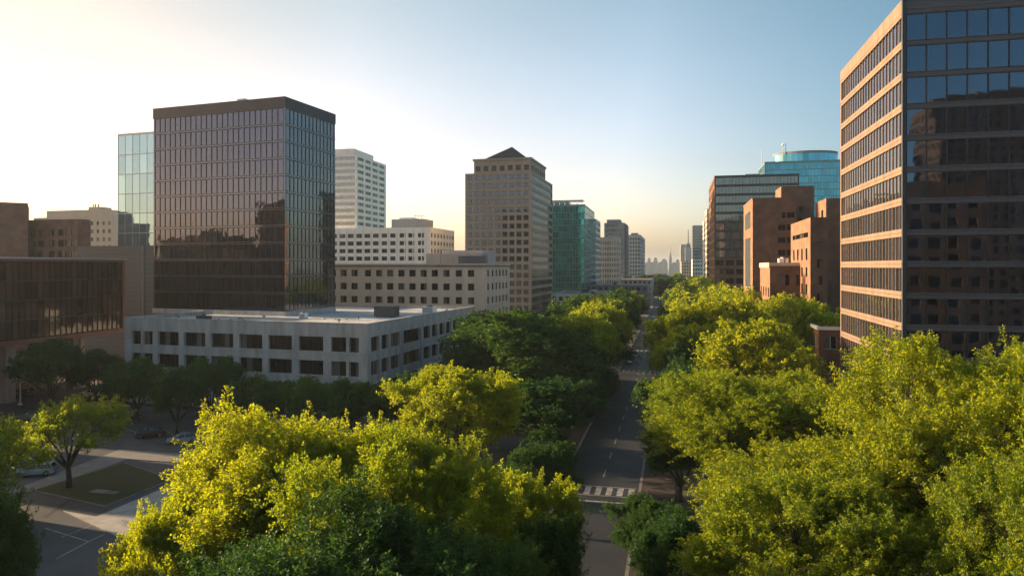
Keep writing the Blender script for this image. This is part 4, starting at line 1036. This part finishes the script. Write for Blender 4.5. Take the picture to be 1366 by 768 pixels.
# row in front of the podium and under the hall
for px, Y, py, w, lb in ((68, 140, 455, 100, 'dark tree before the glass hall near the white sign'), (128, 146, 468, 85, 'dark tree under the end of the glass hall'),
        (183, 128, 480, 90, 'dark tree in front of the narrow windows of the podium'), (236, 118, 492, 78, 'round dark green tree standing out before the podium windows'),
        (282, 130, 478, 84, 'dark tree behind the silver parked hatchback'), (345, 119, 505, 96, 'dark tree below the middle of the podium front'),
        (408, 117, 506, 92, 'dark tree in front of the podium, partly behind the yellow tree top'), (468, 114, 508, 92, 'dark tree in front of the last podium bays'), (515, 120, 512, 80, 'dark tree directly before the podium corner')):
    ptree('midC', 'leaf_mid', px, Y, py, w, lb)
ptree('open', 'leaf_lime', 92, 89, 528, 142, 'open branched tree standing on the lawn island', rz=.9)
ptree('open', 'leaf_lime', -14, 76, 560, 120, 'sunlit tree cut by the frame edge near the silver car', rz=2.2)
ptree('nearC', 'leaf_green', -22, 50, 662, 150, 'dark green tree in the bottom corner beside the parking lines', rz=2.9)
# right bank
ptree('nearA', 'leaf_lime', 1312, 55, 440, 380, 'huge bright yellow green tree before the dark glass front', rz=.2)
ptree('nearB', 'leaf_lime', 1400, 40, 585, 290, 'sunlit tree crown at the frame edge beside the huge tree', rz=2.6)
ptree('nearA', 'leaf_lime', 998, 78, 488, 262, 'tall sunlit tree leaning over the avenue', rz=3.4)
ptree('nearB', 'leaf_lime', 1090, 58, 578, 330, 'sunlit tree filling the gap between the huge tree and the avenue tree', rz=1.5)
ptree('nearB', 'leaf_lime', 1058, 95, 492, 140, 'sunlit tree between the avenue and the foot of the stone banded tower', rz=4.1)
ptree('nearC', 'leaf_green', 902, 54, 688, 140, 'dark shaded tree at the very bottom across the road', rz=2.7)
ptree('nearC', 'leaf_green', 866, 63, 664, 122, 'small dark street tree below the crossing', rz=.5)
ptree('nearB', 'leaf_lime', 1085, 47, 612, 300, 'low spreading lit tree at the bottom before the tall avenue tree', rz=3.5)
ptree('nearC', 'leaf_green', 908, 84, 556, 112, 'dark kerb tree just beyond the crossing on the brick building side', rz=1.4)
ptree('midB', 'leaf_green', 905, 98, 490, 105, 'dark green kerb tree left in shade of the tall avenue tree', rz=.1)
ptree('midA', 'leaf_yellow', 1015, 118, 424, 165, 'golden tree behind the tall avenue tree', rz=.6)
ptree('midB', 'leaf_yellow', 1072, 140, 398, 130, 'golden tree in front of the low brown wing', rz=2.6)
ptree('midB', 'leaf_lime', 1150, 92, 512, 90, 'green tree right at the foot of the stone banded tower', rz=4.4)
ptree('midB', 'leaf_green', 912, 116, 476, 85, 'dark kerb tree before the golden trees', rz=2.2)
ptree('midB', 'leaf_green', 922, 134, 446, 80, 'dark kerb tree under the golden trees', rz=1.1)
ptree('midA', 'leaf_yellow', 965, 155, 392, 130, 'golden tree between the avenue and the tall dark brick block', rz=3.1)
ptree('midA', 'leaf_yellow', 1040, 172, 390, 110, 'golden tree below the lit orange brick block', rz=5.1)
ptree('midB', 'leaf_lime', 1000, 205, 385, 90, 'bright tree at the foot of the tall dark brick block', rz=1.7)
# rows along the avenue
rnd = random.Random(3)
y = 146.0; k = 0
while y < 1150:
    far = y > 230; v = rnd.choice(['farA', 'farB']) if far else rnd.choice(['midA', 'midB'])
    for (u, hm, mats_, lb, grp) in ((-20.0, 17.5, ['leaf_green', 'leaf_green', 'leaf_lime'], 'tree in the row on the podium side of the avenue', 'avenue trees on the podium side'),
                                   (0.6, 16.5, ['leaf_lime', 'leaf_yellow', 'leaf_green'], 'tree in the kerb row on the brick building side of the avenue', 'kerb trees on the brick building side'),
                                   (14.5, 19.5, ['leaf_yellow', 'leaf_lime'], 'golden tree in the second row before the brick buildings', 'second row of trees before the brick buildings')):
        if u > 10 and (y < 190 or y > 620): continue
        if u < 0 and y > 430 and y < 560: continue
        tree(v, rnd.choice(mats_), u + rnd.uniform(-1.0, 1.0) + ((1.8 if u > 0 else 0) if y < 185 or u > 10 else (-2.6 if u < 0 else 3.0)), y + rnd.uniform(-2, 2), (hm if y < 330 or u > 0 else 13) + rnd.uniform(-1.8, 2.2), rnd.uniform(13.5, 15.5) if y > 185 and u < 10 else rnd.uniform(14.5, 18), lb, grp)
    y += 12.5 if y < 500 else 17; k += 1
# second row on the podium side
for y in range(215, 330, 15):
    tree('farA', 'leaf_green', -35 + rnd.uniform(-2, 2), y, 15 + rnd.uniform(-1, 3), 16, 'dark tree in the inner row behind the podium side avenue trees', 'inner row behind the podium side avenue trees')
# wood beyond the warehouse
for k in range(60):
    Y = rnd.uniform(640, 980); px = rnd.uniform(836, 890); p = wpt(px, Y)
    tree(rnd.choice(['farA', 'farB']), 'leaf_green', p.x, p.y, rnd.uniform(13, 19), rnd.uniform(16, 24), 'tree in the dark green wood beyond the warehouse', 'trees of the wood beyond the warehouse')
for k in range(60):
    Y = rnd.uniform(560, 1500); p = wpt(rnd.uniform(905, 960), Y)
    if p.x < 0: continue
    tree(rnd.choice(['farA', 'farB']), rnd.choice(['leaf_green', 'leaf_lime']), p.x + 12, p.y, rnd.uniform(13, 18), rnd.uniform(14, 20), 'tree in the far greenery below the dark blue slab', 'far trees below the dark blue slab')

# ================================================================== CARS AND STREET THINGS
def car_meshes(paint, estate=False):
    L2, W2 = 2.3, .9
    prof = [(-2.3, .35), (-2.32, .62), (-2.2, .90), (-1.55, .98), (1.05, .93), (2.05, .78), (2.3, .60), (2.3, .34), (1.85, .24), (-1.9, .24)]
    mb = MB()
    for sx in (-1, 1):
        pts = [(x, sx * W2 * (1 if z < .7 else .96), z) for x, z in prof]; mb.quad(pts if sx < 0 else pts[::-1], paint)
    n = len(prof)
    for i in range(n):
        (x0, z0), (x1, z1) = prof[i], prof[(i + 1) % n]; w0 = W2 * (1 if z0 < .7 else .96); w1 = W2 * (1 if z1 < .7 else .96)
        mb.quad([(x0, -w0, z0), (x0, w0, z0), (x1, w1, z1), (x1, -w1, z1)][::-1], paint)
    body = mb.mesh('body')
    xr = -2.1 if estate else -1.75
    lo = [(xr, .97), (1.1, .93)]; hi = [(xr + (.25 if estate else .65), 1.42), (.15, 1.44)]
    g = MB(); c = MB(); wl, wh = .85, .66
    A = [(lo[0][0], -wl, lo[0][1]), (lo[1][0], -wl, lo[1][1]), (lo[1][0], wl, lo[1][1]), (lo[0][0], wl, lo[0][1])]
    B = [(hi[0][0], -wh, hi[0][1]), (hi[1][0], -wh, hi[1][1]), (hi[1][0], wh, hi[1][1]), (hi[0][0], wh, hi[0][1])]
    for i in range(4): g.quad([A[i], A[(i + 1) % 4], B[(i + 1) % 4], B[i]], 'car_glass')
    for i in range(4): c.tube([A[i], B[i]], [.055, .05], paint, 5)
    for s_ in (-1, 1): c.tube([(-.35, s_ * (wl - .01), .95), (-.4, s_ * (wh + .01), 1.44)], [.05, .05], paint, 5)
    c.quad([(x * 1.0, y * 1.0, z + .012) for x, y, z in B], paint); c.quad([(B[0][0] + .15, B[0][1] + .12, 1.49), (B[1][0] - .15, B[1][1] + .12, 1.49), (B[2][0] - .15, B[2][1] - .12, 1.49), (B[3][0] + .15, B[3][1] - .12, 1.49)], paint)
    Q = [(B[0][0] + .15, B[0][1] + .12, 1.49), (B[1][0] - .15, B[1][1] + .12, 1.49), (B[2][0] - .15, B[2][1] - .12, 1.49), (B[3][0] + .15, B[3][1] - .12, 1.49)]
    for i in range(4): j = (i + 1) % 4; c.quad([(B[i][0], B[i][1], B[i][2] + .012), (B[j][0], B[j][1], B[j][2] + .012), Q[j], Q[i]], paint)
    tyre = MB(); tyre.tube([(0, -.11, 0), (0, .11, 0)], [.33, .33], 'rubber', 16); rim = MB(); rim.tube([(0, -.125, 0), (0, .125, 0)], [.2, .2], 'chrome', 10)
    hl = MB(); hl.box(-.05, .03, -.2, .2, -.07, .07, 'lamp_glass'); tl = MB(); tl.box(-.03, .05, -.16, .16, -.08, .08, 'tail_glass')
    return dict(body=body, windows=g.mesh('windows'), roof=c.mesh('cabin_roof'), tyre=tyre.mesh('tyre'), rim=rim.mesh('rim'), hl=hl.mesh('headlight'), tl=tl.mesh('tail_light'))
plain('paint_silver', (0.32, 0.38, 0.45), .3, .6, coat=.6); plain('paint_black', (0.02, 0.02, 0.024), .3, .0, coat=.6)
plain('paint_red', (0.12, 0.015, 0.015), .35, 0, coat=.6); plain('paint_car_white', (0.72, 0.72, 0.72), .35, 0, coat=.5); plain('paint_grey', (0.12, 0.13, 0.14), .3, .4, coat=.5)
CM = {}
def car(paint, x, y, rz, label, detail=True, group=None, estate=False, s=1.0):
    if (paint, estate) not in CM: CM[(paint, estate)] = car_meshes(paint, estate)
    m = CM[(paint, estate)]; t = thing('parked_car' if detail else 'car', label, 'car', (x, y, .015), rz, group); t.scale = (s, s, s)
    link('body', m['body'], t); link('windows', m['windows'], t); link('cabin_roof', m['roof'], t)
    if detail:
        for sx in (-1.42, 1.42):
            for sy in (-.82, .82):
                w = link('wheel', m['tyre'], t, (sx, sy, .33)); link('rim', m['rim'], w)
        for sy in (-.62, .62): link('headlight', m['hl'], t, (2.28, sy, .66)); link('tail_light', m['tl'], t, (-2.29, sy, .72))
def pcar(paint, px, py, ang, label, **k):
    p = gpt(px, py); car(paint, p.x, p.y, R(ang), label, **k)
pcar('paint_silver', 48, 633, 207, 'silver estate car parked beside the lawn island', estate=True, s=1.06)
pcar('paint_silver', 244, 590, 212, 'silver car on the side street beside the yellow tree')
pcar('paint_black', 201, 582, 214, 'black car in the angled bay next to the silver car')
pcar('paint_black', 168, 560, 200, 'dark low car parked under the trees before the podium')
pcar('paint_car_white', 145, 529, 190, 'white car parked under the end of the glass hall')
pcar('paint_car_white', 122, 528, 185, 'pale car half hidden beside the white car under the hall')
pcar('paint_black', 30, 528, 180, 'dark car parked behind the white sign post', estate=True, s=1.15)
pcar('paint_red', 10, 530, 182, 'dark red car parked under the glass hall at the frame edge', estate=True, s=1.1)
pcar('paint_grey', 38, 560, 215, 'dark grey car standing behind the island tree')
for u, y, pnt, lb in ((-12.9, 205, 'paint_grey', 'dark grey car parked at the podium side kerb of the avenue'), (-5.2, 262, 'paint_car_white', 'white car driving on the avenue'),
                      (-8.0, 330, 'paint_silver', 'silver car farther up the avenue'), (-11, 385, 'paint_car_white', 'white car far up the avenue near the warehouse'), (-6, 430, 'paint_silver', 'tiny silver car far up the avenue'),
                      (-10, 470, 'paint_black', 'tiny dark car far up the avenue'), (-6, 520, 'paint_car_white', 'tiny white car near the end of the visible avenue')):
    car(pnt, u, y, math.pi / 2 * (1 if u > -9 else -1), lb)
# white sign on a post
p = gpt(27, 540); t = thing('sign_post', 'white cantilever sign box on a slim post before the glass hall', 'sign', p, PHI)
mb = MB(); mb.tube([(0, 0, 0), (0, 0, 8.2)], [.13, .1], 'white_metal', 8); mb.tube([(0, 0, 0), (0, 0, .35)], [.4, .4], 'white_metal', 10); build(mb, 'post', t)
part_box(t, 'sign_box', -.5, .35, -.2, .2, 6.0, 8.0, 'white_metal'); part_box(t, 'arm', .35, 3.2, -.15, .15, 7.5, 8.0, 'white_metal')
# street lamps on the avenue
def lamp(x, y, s, lb):
    t = thing('street_lamp', lb, 'street lamp', (x, y, .14))
    mb = MB(); mb.tube([(0, 0, 0), (0, 0, 7.6)], [.1, .06], 'dark_metal', 7); mb.tube([(0, 0, 7.5), (s * .8, 0, 8.0), (s * 2, 0, 8.1)], [.05, .045, .04], 'dark_metal', 6); build(mb, 'pole', t)
    mb = MB(); mb.box(s * 2 - .35, s * 2 + .35, -.14, .14, 8.0, 8.16, 'grey_metal'); build(mb, 'lamp_head', t)
lamp(UL - .8, 128, 1, 'dark street lamp on the podium side kerb of the avenue'); lamp(UL - .8, 182, 1, 'dark street lamp farther along the podium side kerb')

# ================================================================== AIR, LIGHT, CAMERA
me_ = MB(); me_.box(-7300, 7300, -1800, 9300, -1.0, 135.0, 'rubber')
hz = build(me_, 'haze'); hz['kind'] = 'stuff'
hm = bpy.data.materials.new('haze_air'); hm.use_nodes = True; nt = hm.node_tree; nt.nodes.clear()
o_ = nt.nodes.new('ShaderNodeOutputMaterial'); pv = nt.nodes.new('ShaderNodeVolumePrincipled')
pv.inputs['Color'].default_value = (.72, .88, 1.0, 1); pv.inputs['Density'].default_value = HAZE; pv.inputs['Anisotropy'].default_value = .25
nt.links.new(pv.outputs[0], o_.inputs['Volume']); hz.data.materials.clear(); hz.data.materials.append(hm)

AZ, EL = R(SUN_AZ) , R(SUN_EL)     # azimuth clockwise from +Y
sd = Vector((math.sin(AZ) * math.cos(EL), math.cos(AZ) * math.cos(EL), math.sin(EL)))
l = bpy.data.lights.new('sun', 'SUN'); l.energy = SUN_E; l.angle = R(.6); l.color = (1.0, .715, .43)
lo = bpy.data.objects.new('sun', l); col.objects.link(lo); lo.rotation_euler = (-sd).to_track_quat('-Z', 'Y').to_euler()
w = bpy.data.worlds.new('World'); sc.world = w; w.use_nodes = True; nt = w.node_tree; bg = nt.nodes['Background']
sk = nt.nodes.new('ShaderNodeTexSky'); sk.sky_type = 'NISHITA'; sk.sun_disc = False; sk.sun_elevation = EL; sk.sun_rotation = AZ
sk.altitude = 50; sk.air_density = AIR; sk.dust_density = DUST; sk.ozone_density = OZ
tc_ = nt.nodes.new('ShaderNodeTexCoord'); sx_ = nt.nodes.new('ShaderNodeSeparateXYZ'); nt.links.new(tc_.outputs['Generated'], sx_.inputs[0])
rp = nt.nodes.new('ShaderNodeValToRGB'); nt.links.new(sx_.outputs['Z'], rp.inputs['Fac']); el = rp.color_ramp.elements
el[0].position = 0.0; el[0].color = (*SKY_LOW, 1); el[1].position = .40; el[1].color = (*SKY_HIGH, 1)
e_ = el.new(.14); e_.color = (*SKY_MID, 1)
mxs = nt.nodes.new('ShaderNodeMix'); mxs.data_type = 'RGBA'; mxs.blend_type = 'MULTIPLY'; mxs.inputs[0].default_value = 1
nt.links.new(sk.outputs[0], mxs.inputs[6]); nt.links.new(rp.outputs[0], mxs.inputs[7])
dp_ = nt.nodes.new('ShaderNodeVectorMath'); dp_.operation = 'DOT_PRODUCT'; nt.links.new(tc_.outputs['Generated'], dp_.inputs[0]); dp_.inputs[1].default_value = sd
ma_ = nt.nodes.new('ShaderNodeMath'); ma_.operation = 'MULTIPLY_ADD'; ma_.inputs[1].default_value = .5; ma_.inputs[2].default_value = .5; nt.links.new(dp_.outputs['Value'], ma_.inputs[0])
r2 = nt.nodes.new('ShaderNodeValToRGB'); nt.links.new(ma_.outputs[0], r2.inputs['Fac']); r2.color_ramp.elements[0].position = SKY_T[0][0]; r2.color_ramp.elements[0].color = (*SKY_T[0][1], 1)
r2.color_ramp.elements[1].position = SKY_T[-1][0]; r2.color_ramp.elements[1].color = (*SKY_T[-1][1], 1)
for p_, c_ in SKY_T[1:-1]: r2.color_ramp.elements.new(p_).color = (*c_, 1)
mx2 = nt.nodes.new('ShaderNodeMix'); mx2.data_type = 'RGBA'; mx2.blend_type = 'MULTIPLY'; mx2.inputs[0].default_value = 1
nt.links.new(mxs.outputs[2], mx2.inputs[6]); nt.links.new(r2.outputs[0], mx2.inputs[7]); nz_ = nt.nodes.new('ShaderNodeTexNoise'); nz_.inputs['Scale'].default_value = 2.2; nz_.inputs['Detail'].default_value = 5
mp_ = nt.nodes.new('ShaderNodeMapping'); mp_.inputs['Scale'].default_value = (1, 1, 5); nt.links.new(tc_.outputs['Generated'], mp_.inputs[0]); nt.links.new(mp_.outputs[0], nz_.inputs['Vector'])
mr_ = nt.nodes.new('ShaderNodeMapRange'); mr_.inputs[3].default_value = .93; mr_.inputs[4].default_value = 1.07; nt.links.new(nz_.outputs['Fac'], mr_.inputs[0])
mx3 = nt.nodes.new('ShaderNodeMix'); mx3.data_type = 'RGBA'; mx3.blend_type = 'MULTIPLY'; mx3.inputs[0].default_value = 1
nt.links.new(mx2.outputs[2], mx3.inputs[6]); nt.links.new(mr_.outputs[0], mx3.inputs[7]); nt.links.new(mx3.outputs[2], bg.inputs['Color']); bg.inputs['Strength'].default_value = SKY_S
cam = bpy.data.cameras.new('camera'); cam.sensor_width = 36; cam.lens = 36 * F / 1366; cam.shift_y = (HOR - 384) / 1366.0
cam.clip_start = .5; cam.clip_end = 30000
co = bpy.data.objects.new('camera', cam); col.objects.link(co); co.location = (0, 0, HC); co.rotation_euler = (math.pi / 2, 0, PHI); sc.camera = co
vs = sc.view_settings; vs.view_transform = 'Standard'; vs.look = 'None'; vs.gamma = 1; vs.use_curve_mapping = False; vs.exposure = EXPO
c = sc.cycles
sc.render.engine = 'CYCLES'
c.max_bounces = 6; c.diffuse_bounces = 2; c.glossy_bounces = 3; c.transmission_bounces = 4; c.volume_bounces = 0; c.transparent_max_bounces = 4
c.use_denoising = True; c.use_adaptive_sampling = True; c.adaptive_threshold = .02; c.sample_clamp_indirect = 6
